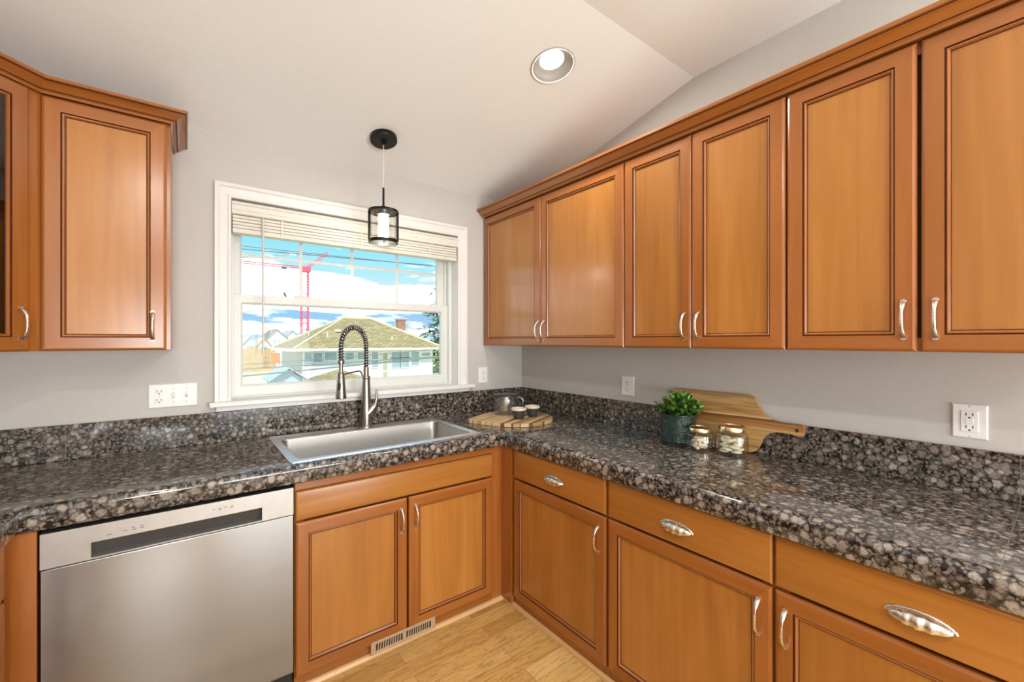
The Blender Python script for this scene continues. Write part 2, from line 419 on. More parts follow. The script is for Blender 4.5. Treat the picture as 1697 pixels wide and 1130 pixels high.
# ------------------------------------------------------------------ the room
XL, YB = -3.03, -5.6
def ceil_z(y): return 2.4045 + .22*(-y) if y > -1.365 else 2.705
m = M(); m.box(XL-.12, .12, YB-.12, .16, -.12, 0, 0, 0); struct(m.build('floor', FLOOR))
m = M()
ox0, ox1, oz0, oz1 = -1.838, -.537, 1.085, 2.118
m.box(XL-.12, ox0, 0, .16, 0, 2.46); m.box(ox1, .12, 0, .16, 0, 2.46); m.box(ox0, ox1, 0, .16, 0, oz0); m.box(ox0, ox1, 0, .16, oz1, 2.46)
struct(m.build('wall_window', WALLP))
m = M(); m.box(0, .12, YB-.12, 0, 0, 2.80); struct(m.build('wall_right', WALLP))
m = M()
m.box(XL-.12, XL, YB-.12, 0, 0, 2.80)
struct(m.build('wall_left', WALLP))
m = M()
m.box(XL, -2.60, YB-.12, YB, 0, 2.80); m.box(-1.90, -1.68, YB-.12, YB, 0, 2.80); m.box(-.12, 0, YB-.12, YB, 0, 2.80); m.box(-1.68, -.12, YB-.12, YB, 2.08, 2.80); m.box(-2.60, -1.90, YB-.12, YB, 2.0, 2.80); m.box(-2.60, -1.90, YB-.12, YB, 0, .75)
struct(m.build('wall_back', WALLP))
# ceiling: slope rising from the window wall, then flat, with round cut-outs for the cans
CANS = [(-.683, -1.080, 'slope')] + [(x, y, 'flat') for x in (-.72, -2.20) for y in (-2.95, -4.35)]  # the flat-ceiling cans are added out of view as fill
def hole_tile(m, x0, x1, y0, y1, hole, zf):
    if hole is None:
        i = [m.add((x, y, zf(y))) for x, y in ((x0, y0), (x1, y0), (x1, y1), (x0, y1))]; m.face(i); return
    cx, cy, r = hole
    angs = sorted([2*PI*k/32 for k in range(32)]+[math.atan2(y-cy, x-cx) % (2*PI) for x in (x0, x1) for y in (y0, y1)])
    A, B = [], []
    for a in angs:
        ca, sa = math.cos(a), math.sin(a)
        t = min(((x1-cx)/ca if ca > 0 else (x0-cx)/ca) if abs(ca) > 1e-9 else 9, ((y1-cy)/sa if sa > 0 else (y0-cy)/sa) if abs(sa) > 1e-9 else 9)
        A.append(m.add((cx+r*ca, cy+r*sa, zf(cy+r*sa)))); B.append(m.add((cx+t*ca, cy+t*sa, zf(cy+t*sa))))
    for i in range(len(angs)):
        j = (i+1) % len(angs); m.face((A[i], A[j], B[j], B[i]))
m = M()
RH = .094
hole_tile(m, XL, 0, -1.365, 0, (-.683, -1.080, RH), lambda y: 2.4045-.22*y)
flat = lambda y: 2.705
hole_tile(m, XL, 0, -2.4, -1.365, None, flat)
for (xa, xb, cx) in ((XL, -1.45, -2.20), (-1.45, 0, -.72)):
    for (ya, yb, cy) in ((-3.6, -2.4, -2.95), (YB, -3.6, -4.35)):
        hole_tile(m, xa, xb, ya, yb, (cx, cy, RH), flat)
top = [m.add(p) for p in ((XL, YB, 2.85), (0, YB, 2.85), (0, 0, 2.85), (XL, 0, 2.85))]; m.face(top)
struct(m.build('ceiling', CEILP))

# window in the kitchen wall
w1 = thing('window_1', (-1.19, .08, 1.085), 'white double-hung window with a four-by-two grille in its upper sash above the sink', 'window'); struct(w1)
# casing: three mitred lengths of stepped moulding, on the room face of the wall
T = frame((0, 0, 0), (1, 0, 0), (0, -1, 0))
m = M(T)
cp = [(0, 0), (0, .012), (.004, .016), (.012, .017), (.016, .013), (.046, .016), (.052, .022), (.068, .022), (.068, 0)]
m.sweep([(-.553, 1.108), (-.553, 2.100), (-1.822, 2.100), (-1.822, 1.108)], [(-a, b) for a, b in cp], lambda x, z, b: (x, b, z))
m.build('window_casing', WHITE, w1)
m = M()
m.box(-1.912, -.440, -.050, .09, 1.085, 1.1085); m.box(-1.885, -.465, -.018, 0.0, 1.060, 1.085)
m.build('window_sill', WHITE, w1, bevel=.004)
m = M()                                             # jamb lining
m.box(-1.838, -1.822, 0.001, .15, 1.1085, 2.100); m.box(-.553, -.537, 0.001, .15, 1.1085, 2.100); m.box(-1.838, -.537, 0.001, .15, 2.100, 2.118); m.box(-1.838, -.537, .09, .17, 1.085, 1.1085)
m.build('window_jamb', WHITE, w1)
m = M()                                             # vinyl frame
m.box(-1.822, -1.806, .072, .150, 1.1085, 2.10); m.box(-.578, -.553, .072, .150, 1.1085, 2.10); m.box(-1.806, -.578, .072, .15, 2.06, 2.10); m.box(-1.806, -.578, .072, .15, 1.1085, 1.118)
m.box(-.592, -.578, .105, .150, 1.118, 2.06)
m.build('window_frame', VINYL, w1, bevel=.002)
def sash(name, x0, x1, z0, z1, gx0, gx1, gz0, gz1, y0, y1):
    m = M()
    def rect(ix0, ix1, iz0, iz1, y): return [(ix0, y, iz0), (ix1, y, iz0), (ix1, y, iz1), (ix0, y, iz1)]
    e = .010
    m.loops([rect(x0, x1, z0, z1, y1), rect(x0, x1, z0, z1, y0), rect(gx0-e, gx1+e, gz0-e, gz1+e, y0), rect(gx0, gx1, gz0, gz1, y0+.008), rect(gx0, gx1, gz0, gz1, y1), rect(x0, x1, z0, z1, y1)])
    s = m.build(name, VINYL, w1, bevel=.0015)
    g = M(); g.box(gx0-.003, gx1+.003, (y0+y1)/2-.002, (y0+y1)/2+.002, gz0-.003, gz1+.003); g.build('glass_pane', GLASS, s)
    return s
sash('lower_sash', -1.806, -.580, 1.118, 1.640, -1.766, -.628, 1.176, 1.590, .080, .112)
us = sash('upper_sash', -1.806, -.592, 1.600, 2.06, -1.768, -.640, 1.643, 2.03, .116, .146)
for x in (-1.486, -1.204, -.922):
    M().box(x-.008, x+.008, .1265, .1285, 1.643, 2.03).build('muntin', VINYL, us)
M().box(-1.768, -.640, .1262, .1290, 1.842, 1.857).build('muntin', VINYL, us)
M().box(-1.52, -1.44, .083, .112, 1.640, 1.648).build('sash_lock', VINYL, w1, bevel=.003)

# unseen patio door and window, added to frame the fill lights
d1 = thing('door_1', (-.90, YB, 0), 'added, unseen white framed patio door in the wall opposite the kitchen window', 'door'); struct(d1)
m = M()
for a, b_ in ((-1.68, -1.61), (-.945, -.855), (-.19, -.12)): m.box(a, b_, YB-.10, YB-.02, 0, 2.08)
m.box(-1.68, -.12, YB-.10, YB-.02, 2.0, 2.08); m.box(-1.68, -.12, YB-.10, YB-.02, 0, .09)
m.build('door_frame', VINYL, d1, bevel=.003)
w3 = thing('window_2', (-2.25, YB, .75), 'added, unseen narrow white framed window left of the patio door behind the viewer', 'window'); struct(w3)
m = M()
for a, b_ in ((-2.60, -2.55), (-1.95, -1.90)): m.box(a, b_, YB-.10, YB-.02, .75, 2.0)
m.box(-2.60, -1.90, YB-.10, YB-.02, .75, .80); m.box(-2.60, -1.90, YB-.10, YB-.02, 1.95, 2.0)
m.build('window_frame', VINYL, w3, bevel=.003)
# ------------------------------------------------------------------ cabinet parts
def handle_mesh():
    m = M(); pts = []; rad = []
    n = 18
    for i in range(n+1):
        t = -1+2*i/n
        z = .052*t
        y = .003+.025*max(0, (1-abs(t)**2.6))**.75
        w = .0042+.0034*abs(t)**3
        pts.append((0, y, z)); rad.append((w, .0034))
    pts = [(0, -.001, -.053)]+pts+[(0, -.001, .053)]
    rad = [(.0078, .0034)]+rad+[(.0078, .0034)]
    m.tube(pts, rad, 8, ref=(1, 0, 0))
    for s in (-1, 1): m.loops([[(.0075*math.cos(a*PI/5), 0.0+k, s*.053+.0065*math.sin(a*PI/5)) for a in range(10)] for k in (-.001, .004)], cap1=0)
    return m
def cup_mesh():
    m = M(); L = []
    ns, nf = 28, 10
    for i in range(ns+1):
        s = -1+2*i/ns
        r = max(.02, (1-abs(s)**2.0)**.62)
        fl = 1+.11*math.cos(s*PI*5)*(1-s*s)
        ring = []
        for k in range(nf+1):
            ph = math.radians(-4+118*k/nf)
            ring.append((.060*s, max(0, .0005+.026*r*fl*math.sin(max(0, ph))), .021*r*math.cos(ph)*(1 if ph < PI/2 else 1.5)+.002))
        L.append(ring)
    m.loops(L, closed=False)
    m.tube([(.062*math.sin(PI*(i/14-.5)), .0015, .002+.0225*max(0, math.cos(PI*(i/14-.5)))**1.15) for i in range(15)], .0024, 6, ref=(0, 1, 0))
    return m
_hm = {}
def hardware(kind, parent, P, U, N, Z=(0, 0, 1)):
    U, N, Z = Vector(U), Vector(N), Vector(Z)
    if kind not in _hm:
        o = (handle_mesh() if kind == 'handle' else cup_mesh()).build(kind if kind == 'handle' else 'cup_pull', NICKEL, None, loc=(0, 0, 0), smooth=60, solid=.0016 if kind != 'handle' else None)
        _hm[kind] = o
    else:
        o = _hm[kind].copy(); C.objects.link(o)
    R = Matrix(((-U.x, N.x, Z.x), (-U.y, N.y, Z.y), (-U.z, N.z, Z.z)))
    o.parent = parent; o.location = Vector(P)-ORI[parent]; o.rotation_euler = R.to_euler()
    ORI[o] = Vector(P)
    return o
DOORPROF = [(0, 0), (0, .0135), (.0035, .0178), (.007, .0192), (.0085, .0200), (.047, .0200), (.0485, .0155), (.0505, .0165), (.0525, .0185), (.0545, .0180), (.058, .0120), (.0595, .0095), (.0610, .0095)]
DOORM = [0, 0, 0, 0, 0, 1, 1, 0, 0, 0, 1, 1]
def door(name, parent, T, u0, u1, w0, w1, n0, glass=False, label=None):
    # mitred frame with a beaded, glazed inner edge round a flat recessed panel; n0 = back plane, local frame T
    m = M(T)
    ids = [[m.add((u, n0+h, w)) for u, w in ((u0+a, w0+a), (u1-a, w0+a), (u1-a, w1-a), (u0+a, w1-a))] for a, h in DOORPROF]
    for k in range(len(ids)-1):
        for i in range(4):
            j = (i+1) % 4
            m.face((ids[k][i], ids[k][j], ids[k+1][j], ids[k+1][i]), DOORM[k], (1, 0, 0) if i in (0, 2) else (0, 0, 1))
    m.face(ids[0][::-1], 0)
    if not glass: m.face(ids[-1], 2, (0, 0, 1))
    o = m.build(name, [WOOD, GLAZE, PANEL], parent, smooth=25)
    if glass:
        M(T).box(u0+.058, u1-.058, n0+.006, n0+.010, w0+.058, w1-.058).build('glass_pane', DARKGL, o)
    if label: o['label'] = label
    return o
SLABPROF = [(0, 0), (0, .0140), (.003, .0175), (.006, .0192), (.008, .0198)]
def slab(name, parent, T, u0, u1, w0, w1, n0):
    m = M(T)
    L = [[(u, n0+h, w) for u, w in ((u0+a, w0+a), (u1-a, w0+a), (u1-a, w1-a), (u0+a, w1-a))] for a, h in SLABPROF]
    m.loops(L, 0, True, 0, 0, (1, 0, 0))
    return m.build(name, PANEL, parent, smooth=25)
def carcass(parent, T, u0, u1, w0, w1, depth, stiles=True):
    # box with a face frame, closed by a dark sheet; local n = 0 at the wall, depth = front of the face frame
    m = M(T); t = .018
    m.box(u0, u0+t, .002, depth-.02, w0, w1); m.box(u1-t, u1, .002, depth-.02, w0, w1)
    m.box(u0+t, u1-t, .002, depth-.02, w0, w0+t, 0, 0); m.box(u0+t, u1-t, .002, .010, w0+t, w1)
    # face frame
    m.box(u0, u0+.035, depth-.02, depth, w0, w1); m.box(u1-.035, u1, depth-.02, depth, w0, w1)
    m.box(u0+.035, u1-.035, depth-.02, depth, w0, w0+.04, 0, 0); m.box(u0+.035, u1-.035, depth-.02, depth, w1-.035, w1, 0, 0)
    m.box(u0+.035, u1-.035, depth-.024, depth-.018, w0+.04, w1-.035, 1)  # dark sheet behind the doors, its colour giving the shade in the gaps
    return m.build('cabinet_body', [WOOD, GAP_SHADE], parent, bevel=.0012, bseg=1)

# right wall: local u runs from the window wall towards the viewer
UR, NR = Vector((0, -1, 0)), Vector((-1, 0, 0))
TR = frame((0, 0, 0), UR, NR)
UW, NW = Vector((1, 0, 0)), Vector((0, -1, 0))
TW = frame((0, 0, 0), UW, NW)
def right_P(u, n, w): return Vector((-n, -u, w))
def win_P(u, n, w): return Vector((u, -n, w))

UZ0, UZ1 = 1.370, 2.252
uppers = [((.004, 1.2075), [(.007, .605, 'r'), (.610, 1.2055, 'l')], 'widest maple wall cabinet, in the corner beside the kitchen window'),
          ((1.2085, 1.898), [(1.211, 1.5475, 'r'), (1.551, 1.8955, 'l')], 'middle maple wall cabinet with two narrow doors above the potted plant'),
          ((1.899, 2.585), [(1.9015, 2.2325, 'r'), (2.2415, 2.583, 'l')], 'maple wall cabinet nearest the viewer, above the square white outlet')]
for (a, b_), doors, lab in uppers:
    t = thing('wall_cabinet', right_P((a+b_)/2, .163, UZ0), lab, 'cabinet', 'maple wall cabinets along the right wall')
    carcass(t, TR, a, b_, UZ0, UZ1+.006, .325)
    for u0, u1, side in doors:
        d = door('door', t, TR, u0, u1, UZ0, UZ1, .326)
        uu = u1-.028 if side == 'r' else u0+.030
        if doors[0][0] < .01 and side == 'r': uu = u1-.016
        hardware('handle', d, right_P(uu, .346, 1.462), UR, NR)
CROWN = [(0, 0), (.005, 0), (.005, .010), (.010, .013), (.016, .014), (.019, .018), (.034, .034), (.042, .037), (.046, .041), (.050, .043), (.050, .054), (0, .054)]
CROWNM = [0, 0, 0, 1, 0, 0, 0, 1, 0, 0, 0, 0]
m = M(); m.sweep([(-.350, -2.586), (-.350, -.003)], CROWN, lambda x, y, b: (x, y, 2.2555+b), CROWNM)
m.box(-.350, -.003, -2.586, -.003, 2.2585, 2.270, 0, 1)
tag(m.build('crown_moulding', [WOOD, GLAZE], smooth=25), 'long maple crown moulding running along the tops of the right-hand wall cabinets', 'crown moulding')

# left: wall cabinet beside the window and diagonal corner cabinet
t = thing('wall_cabinet', (-2.23, -.16, 1.365), 'single-door maple wall cabinet just left of the kitchen window', 'cabinet')
carcass(t, TW, -2.402, -2.046, 1.365, 2.262, .320)
d = door('door', t, TW, -2.397, -2.060, 1.366, 2.254, .321)
hardware('handle', d, win_P(-2.101, .341, 1.458), UW, NW)
s2 = math.sqrt(.5)
A = Vector((-2.405, -.327, 0)); U45 = Vector((s2, s2, 0)); N45 = Vector((s2, -s2, 0))
L45 = .325*math.sqrt(2)
T45 = frame(A-U45*L45, U45, N45)                     # u = 0 at the left-wall end, L45 at the window end
t = thing('corner_wall_cabinet', (-2.75, -.30, 1.365), 'diagonal corner maple wall cabinet with a glass door at the left edge of the view', 'cabinet')
m = M()
def prism(m, poly, z0, z1, mi=0):
    m.loops([[(x, y, z) for x, y in poly] for z in (z0, z1)], mi, True, mi, mi)
poly = [(-3.027, -.003), (-2.404, -.003), (-2.404, -.318), (-2.721, -.635), (-3.027, -.635)]
prism(m, poly, 1.365, 1.383)
prism(m, poly, 2.246, 2.262)
m.box(-2.420, -2.404, -.318, -.003, 1.383, 2.246); m.box(-3.027, -2.721, -.635, -.619, 1.383, 2.246)
for z in (1.66, 1.95): prism(m, [(-3.02, -.01), (-2.425, -.01), (-2.425, -.31), (-2.72, -.605), (-3.02, -.605)], z, z+.016)
m.T = T45
m.box(L45-.042, L45+.004, -.016, .004, 1.365, 2.262); m.box(-.004, .042, -.016, .004, 1.365, 2.262); m.box(.042, L45-.042, -.016, .002, 1.365, 1.40, 0, 0); m.box(.042, L45-.042, -.016, .002, 2.225, 2.262, 0, 0)
m.build('cabinet_body', WOOD, t)
d = door('door', t, T45, .030, L45-.038, 1.366, 2.254, .003, glass=True, label='glass-panelled door')
hardware('handle', d, (T45 @ Vector((L45-.038-.026, .023, 1.458))), U45, N45)
m = M(); cz = 2.2560
m.sweep([(-2.042, -.003), (-2.042, -.343), (-2.398, -.343), (-2.722, -.667), (-3.027, -.667)], CROWN, lambda x, y, b: (x, y, cz+b*.85), CROWNM)
prism(m, [(-2.046, -.003), (-2.046, -.343), (-2.398, -.343), (-2.722, -.667), (-3.027, -.667), (-3.027, -.003)], 2.2625, 2.274)
tag(m.build('crown_moulding', [WOOD, GLAZE], smooth=25), 'maple crown moulding bending over the two wall cabinets left of the window', 'crown moulding')

# base cabinets on the right wall
BZ0, BZ1, DZ0, DZ1, FZ0, FZ1 = .012, .836, .058, .674, .684, .832
bases = [(.705, 1.3445, .720, 1.338, 'r', 'maple base cabinet nearest the inside corner, one drawer over one door'),
         (1.3455, 1.969, 1.352, 1.9655, 'r', 'middle maple base cabinet on the right, drawer over a door with its handle at right'),
         (1.970, 2.600, 1.9735, 2.594, 'l', 'maple base cabinet at the bottom right edge, its door handle at left')]
for a, b_, u0, u1, side, lab in bases:
    t = thing('base_cabinet', right_P((a+b_)/2, .305, BZ0), lab, 'cabinet', 'maple base cabinets under the right-hand worktop')
    carcass(t, TR, a, b_, BZ0, BZ1, .611)
    dr = slab('drawer', t, TR, u0, u1, FZ0, FZ1, .612)
    hardware('cup_pull', dr, right_P((u0+u1)/2, .6315, .742), UR, NR)
    d = door('door', t, TR, u0, u1, DZ0, DZ1, .612)
    hardware('handle', d, right_P(u1-.036 if side == 'r' else u0+.028, .632, .576), UR, NR)
# inside-corner filler
m = M()
m.box(-.698, -.612, -.612, -.592, .012, .836); m.box(-.632, -.612, -.704, -.612, .012, .836)
tag(m.build('corner_filler', WOOD, bevel=.001, bseg=1), 'L-shaped maple filler strip closing the inside corner between the base cabinets', 'filler panel')
# sink base
t = thing('sink_base_cabinet', (-1.175, -.305, .012), 'double-door maple base cabinet under the steel sink', 'cabinet')
carcass(t, TW, -1.6545, -.699, BZ0, BZ1, .611)
fp = slab('false_drawer_front', t, TW, -1.652, -.6995, FZ0-.002, .800, .612)
M(TW).box(-1.652, -.6995, .612, .622, .803, .836, 0, 0).build('top_rail', WOOD, t)
d = door('door', t, TW, -1.652, -1.182, DZ0, DZ1, .612); hardware('handle', d, win_P(-1.211, .632, .576), UW, NW)
d = door('door', t, TW, -1.173, -.700, DZ0, DZ1, .612); hardware('handle', d, win_P(-1.142, .632, .580), UW, NW)
# left corner: filler stile and the run along the left wall
t = thing('left_base_cabinet', (-2.70, -.50, .012), 'maple base cabinet along the left wall, its corner stile beside the dishwasher', 'cabinet')
TL = frame((XL, 0, 0), (0, 1, 0), (1, 0, 0))
carcass(t, TL, -2.595, -.640, BZ0, BZ1, .611)  # run lengthened out of view to cut pale bounce off the wall
for y0, y1 in ((-1.33, -.70), (-1.96, -1.335), (-2.59, -1.965)):
    d = door('door', t, TL, y0, y1, DZ0, DZ1, .612)
    hardware('handle', d, Vector((XL+.632, y0+.035, .576)), (0, 1, 0), (1, 0, 0))
    dr = slab('drawer', t, TL, y0, y1, FZ0, FZ1, .612)
    hardware('cup_pull', dr, Vector((XL+.632, (y0+y1)/2, .742)), (0, 1, 0), (1, 0, 0))
m = M(); m.box(-2.4185, -2.351, -.634, -.603, .012, .836); m.box(-3.02, -2.419, -.62, -.60, .012, .836)
m.build('corner_stile', WOOD, t, bevel=.003)

# quarter-round shoe moulding at the foot of the cabinets
q = [(0, 0)]+[(.016*math.cos(k*PI/12), .018*math.sin(k*PI/12)) for k in range(0, 7)]
m = M(); m.sweep([(-.613, -2.60), (-.613, -.613), (-1.655, -.613)], q, lambda x, y, b: (x, y, b))
tag(struct(m.build('trim_1', OAK, smooth=40)), 'oak shoe moulding along the foot of the base cabinets', 'moulding')

# toe-kick register
t = thing('floor_register', (-1.198, -.634, .018), 'small tan metal air register set low under the sink cabinet doors', 'vent')
m = M(TW)
zb, zt, yb, yf = .019, .074, .6325, .6385
m.box(-1.354, -1.043, yb, yf, zb, zb+.012); m.box(-1.354, -1.043, yb, yf, zt-.012, zt)
for a, b_ in ((-1.354, -1.332), (-1.208, -1.190), (-1.066, -1.043)): m.box(a, b_, yb, yf, zb+.012, zt-.012)
m.build('register_frame', plain('tan_register', (.44, .30, .18), .45, noise=.05), t, bevel=.001, bseg=1)
M(TW).box(-1.334, -1.064, .6320, .6330, zb+.010, zt-.010).build('register_opening', SLOT, t)
for base in (-1.332, -1.190):
    for k in range(1, 11):
        x = base+.0113*k-.004
        M(TW).hexa([(x, .6335, zb+.012), (x+.0045, .6335, zb+.012), (x+.0045, .6375, zb+.012), (x, .6375, zb+.012), (x+.003, .6335, zt-.012), (x+.0075, .6335, zt-.012), (x+.0075, .6375, zt-.012), (x+.003, .6375, zt-.012)]).build('louver', bpy.data.materials['tan_register'], t)

# ------------------------------------------------------------------ dishwasher
t = thing('dishwasher', (-2.0, -.32, .0), 'stainless steel dishwasher with a pocket handle left of the sink cabinet', 'dishwasher')
m = M(TW); m.box(-2.346, -1.660, .03, .598, .02, .820); m.build('tub_body', SLOT, t)
M(TW).box(-2.345, -1.661, .600, .640, .095, .7145).build('door_panel', STEEL_H, t, bevel=.003)
px0, px1, pz0, pz1 = -2.234, -1.770, .722, .769
m = M(TW)
m.plate([(-2.345, .7165), (-1.661, .7165), (-1.661, .8235), (-2.345, .8235)], [[(px0, pz0), (px1, pz0), (px1, pz1), (px0, pz1)]], lambda u, w, n: (u, n, w), .600, .640)
m.build('control_panel', STEEL_D, t, bevel=.001, bseg=1)
m = M(TW); m.hexa([(px0, .601, pz0), (px1, .601, pz0), (px1, .603, pz0), (px0, .603, pz0), (px0, .628, pz1), (px1, .628, pz1), (px1, .630, pz1), (px0, .630, pz1)])
m.build('pocket_handle', plain('pocket_grey', (.13, .12, .115), .4, metal=.5, noise=.05), t)
MARK = plain('grey_panel_print', (.10, .10, .10), .5, noise=.05)
for x, z, w in ((-2.199, .783, .014), (-2.160, .785, .010), (-2.139, .791, .008), (-2.138, .784, .010), (-2.118, .792, .008), (-2.119, .785, .010), (-1.924, .797, .008), (-1.906, .797, .009), (-1.905, .792, .007), (-1.888, .798, .008), (-1.870, .798, .010), (-1.869, .793, .007)):
    M(TW).box(x, x+w, .6398, .6404, z, z+.0022).build('panel_mark', MARK, t)
M(TW).box(-2.345, -1.661, .55, .57, .0, .093).build('toe_panel', STEEL_D, t)

# ------------------------------------------------------------------ worktop, backsplash, sink
CT = .914
m = M()
m.box(XL+.001, -2.417, -2.605, -.001, CT-.038, CT, 1, 1)
m.box(-2.417, -1.655, -.625, -.001, CT-.038, CT, 0, 0); m.box(-1.655, -.775, -.072, -.001, CT-.038, CT, 0, 0)
m.box(-1.655, -.775, -.625, -.606, CT-.038, CT, 0, 0); m.box(-.775, -.625, -.625, -.001, CT-.038, CT, 0, 0)
m.box(-.625, -.001, -2.605, -.001, CT-.038, CT, 1, 1)
EDGE = [(0, 0), (.010, -.0008), (.019, -.0035), (.026, -.009), (.0295, -.017), (.030, -.026), (.030, -.064), (.0275, -.071), (.021, -.0755), (0, -.0755)]
m.sweep([(-.625, -2.605), (-.625, -.625), (-2.417, -.625), (-2.417, -2.605)], EDGE, lambda x, y, b: (x, y, CT+b), 2)
tag(m.build('worktop', [GRAN_X, GRAN_Y, GRAN], smooth=30), 'polished brown and black granite tile worktop running round the corner of the kitchen', 'worktop')
m = M(); m.box(XL+.001, -.001, -.016, -.001, CT+.0005, 1.0585)
tag(m.build('backsplash', GRAN_X, bevel=.0015, bseg=1), 'low brown granite backsplash strip under the window, behind the sink', 'backsplash')
m = M(); m.box(-.016, -.001, -2.605, -.0165, CT+.0005, 1.0585)
tag(m.build('backsplash', GRAN_Y, bevel=.0015, bseg=1), 'low brown granite backsplash strip along the right wall behind the plant', 'backsplash')

t = thing('kitchen_sink', (-1.215, -.35, CT), 'rectangular stainless steel drop-in sink below the window', 'sink')
x0, x1, y0, y1 = -1.670, -.760, -.622, -.054
bx0, bx1, by0, by1 = -1.632, -.798, -.584, -.158
m = M()
L = [rrect(x0, x1, y0, y1, .012, CT+.0003), rrect(x0, x1, y0, y1, .012, CT+.003), rrect(x0+.004, x1-.004, y0+.004, y1-.004, .010, CT+.0055),
     rrect(bx0-.008, bx1+.008, by0-.008, by1+.008, .040, CT+.0055), rrect(bx0-.002, bx1+.002, by0-.002, by1+.002, .036, CT+.0035)]
m.loops(L, 0)
m.build('sink_rim', STEEL_R, t, smooth=35)
m = M()
L = [rrect(bx0-.002, bx1+.002, by0-.002, by1+.002, .036, CT+.0035), rrect(bx0, bx1, by0, by1, .034, CT-.004), rrect(bx0+.006, bx1-.006, by0+.006, by1-.006, .030, CT-.190),
     rrect(bx0+.016, bx1-.016, by0+.016, by1-.016, .028, CT-.212), rrect(bx0+.035, bx1-.035, by0+.035, by1-.035, .025, CT-.219)]
m.loops(L, 0, True, None, 0)
m.build('basin', STEEL_S, t, smooth=40, solid=.001)
M().lathe([(.045, 0), (.043, .002), (.034, .0015), (.030, -.001)], (-1.215, -.26, CT-.2185), 24, 0, False, True).build('drain', NICKEL, t, smooth=40)

# ------------------------------------------------------------------ faucet
fx, fy, fz = -1.192, -.090, CT+.0055
t = thing('faucet', (fx, fy, fz), 'tall stainless spring-neck kitchen faucet with a pull-down spray head', 'faucet')
m = M()
m.lathe([(.0335, 0), (.034, .003), (.0335, .012), (.0325, .05), (.031, .085), (.0285, .115), (.0262, .155), (.0240, .21), (.0215, .262), (.0195, .272), (.0165, .274), (.0155, .276), (.0150, .330), (.0135, .334)], (fx, fy, fz), 28, 0, True, True)
m.build('faucet_body', FAUCET, t, smooth=35)
# lever: an angled boss rising from the right of the body into a short upright bar
ld = Vector((.94, -.34, 0))
m = M()
pts = [Vector((fx, fy, fz+.075))+ld*.010, Vector((fx, fy, fz+.098))+ld*.030, Vector((fx, fy, fz+.118))+ld*.047, Vector((fx, fy, fz+.135))+ld*.053, Vector((fx, fy, fz+.150))+ld*.055]
m.tube(pts, [.030, .0275, .0205, .013, .0088], 16)
m.tube([Vector((fx, fy, fz+.145))+ld*.055, Vector((fx, fy, fz+.205))+ld*.058], [.0078, .0068], 12)
m.build('lever_handle', FAUCET, t, smooth=50)
# hose path: up, over and down to the spray head (swung to the left)
hd = Vector((-.835, -.55, 0)).normalized(); reach = .200
z_s, z_a = fz+.325, fz+.455
path = [Vector((fx, fy, z_s+(z_a-z_s)*k/10)) for k in range(11)]
Rr = reach/2
for k in range(1, 25):
    a = PI*k/24
    path.append(Vector((fx, fy, z_a))+hd*(Rr-Rr*math.cos(a))+Vector((0, 0, 1))*(Rr*math.sin(a)))
hx = Vector((fx, fy, 0))+hd*reach
for k in range(1, 8): path.append(Vector((hx.x, hx.y, z_a-.075*k/7)))
zend = z_a-.075
m = M(); m.tube(path, .0098, 10); m.build('hose', plain('black_hose', (.02, .02, .02), .5, noise=.1), t, smooth=60)
# spring coiled round the hose
cum = [0]
for i in range(1, len(path)): cum.append(cum[-1]+(path[i]-path[i-1]).length)
tot = cum[-1]; turns = 36; steps = turns*10
coil = []; side = hd.cross(Vector((0, 0, 1)))
for k in range(steps+1):
    sdist = tot*k/steps
    i = 0
    while i < len(cum)-2 and cum[i+1] < sdist: i += 1
    f = (sdist-cum[i])/max(1e-9, cum[i+1]-cum[i])
    p = path[i].lerp(path[i+1], f)
    ta = (path[min(i+2, len(path)-1)]-path[max(i-1, 0)]).normalized()
    nn = side.cross(ta).normalized()
    a = 2*PI*turns*k/steps
    coil.append(p+(side*math.cos(a)+nn*math.sin(a))*.0142)
m = M(); m.tube(coil, .0025, 6); m.build('spring', FAUCET, t, smooth=60)
m = M()
c = (hx.x, hx.y, zend)
m.lathe([(.0105, .002), (.0165, .0), (.0175, -.008), (.0165, -.018), (.0105, -.020), (.0100, -.062), (.0155, -.064), (.0175, -.068), (.0195, -.10), (.0235, -.150), (.0272, -.190), (.0270, -.197), (.0240, -.1985)], c, 26, 0, True, True)
head = m.build('spray_head', FAUCET, t, smooth=35)
tocam = Vector((-.60, -.80, 0)); sd = Vector((-tocam.y, tocam.x, 0))
m = M()
cc = Vector((hx.x, hx.y, zend-.132))+tocam*.0208
for (rr, z0, dd) in ((.0085, 0, .002),):
    L = []
    for k in range(24):
        a = 2*PI*k/24
        L.append(cc+sd*(rr*math.cos(a))+Vector((0, 0, 1))*(.021*math.sin(a))+tocam*(-.004*math.sin(a)))
    m.loops([[p-tocam*.003 for p in L], [p+tocam*.0022 for p in L], [cc+(p-cc)*.75+tocam*.003 for p in L]], 0, True, None, 0)
m.build('spray_button', plain('dark_button', (.05, .048, .045), .35, metal=.6, noise=.05), head, smooth=40)
# docking arm from the body to the spray head
zt = fz+.285
m = M()
m.lathe([(.0215, -.006), (.0230, -.003), (.0230, .006), (.0200, .009)], (fx, fy, zt-.010), 24)
arm = [Vector((fx, fy, zt-.006))+hd*.018, Vector((fx, fy, zt+.004))+hd*.032, Vector((fx, fy, zt+.026))+hd*.045, Vector((fx, fy, zt+.031))+hd*.062, Vector((fx, fy, zt+.028))+hd*.110, Vector((fx, fy, zt+.020))+hd*(reach-.016)]
m.tube(arm, .0042, 10)
m.build('docking_arm', FAUCET, t, smooth=50)

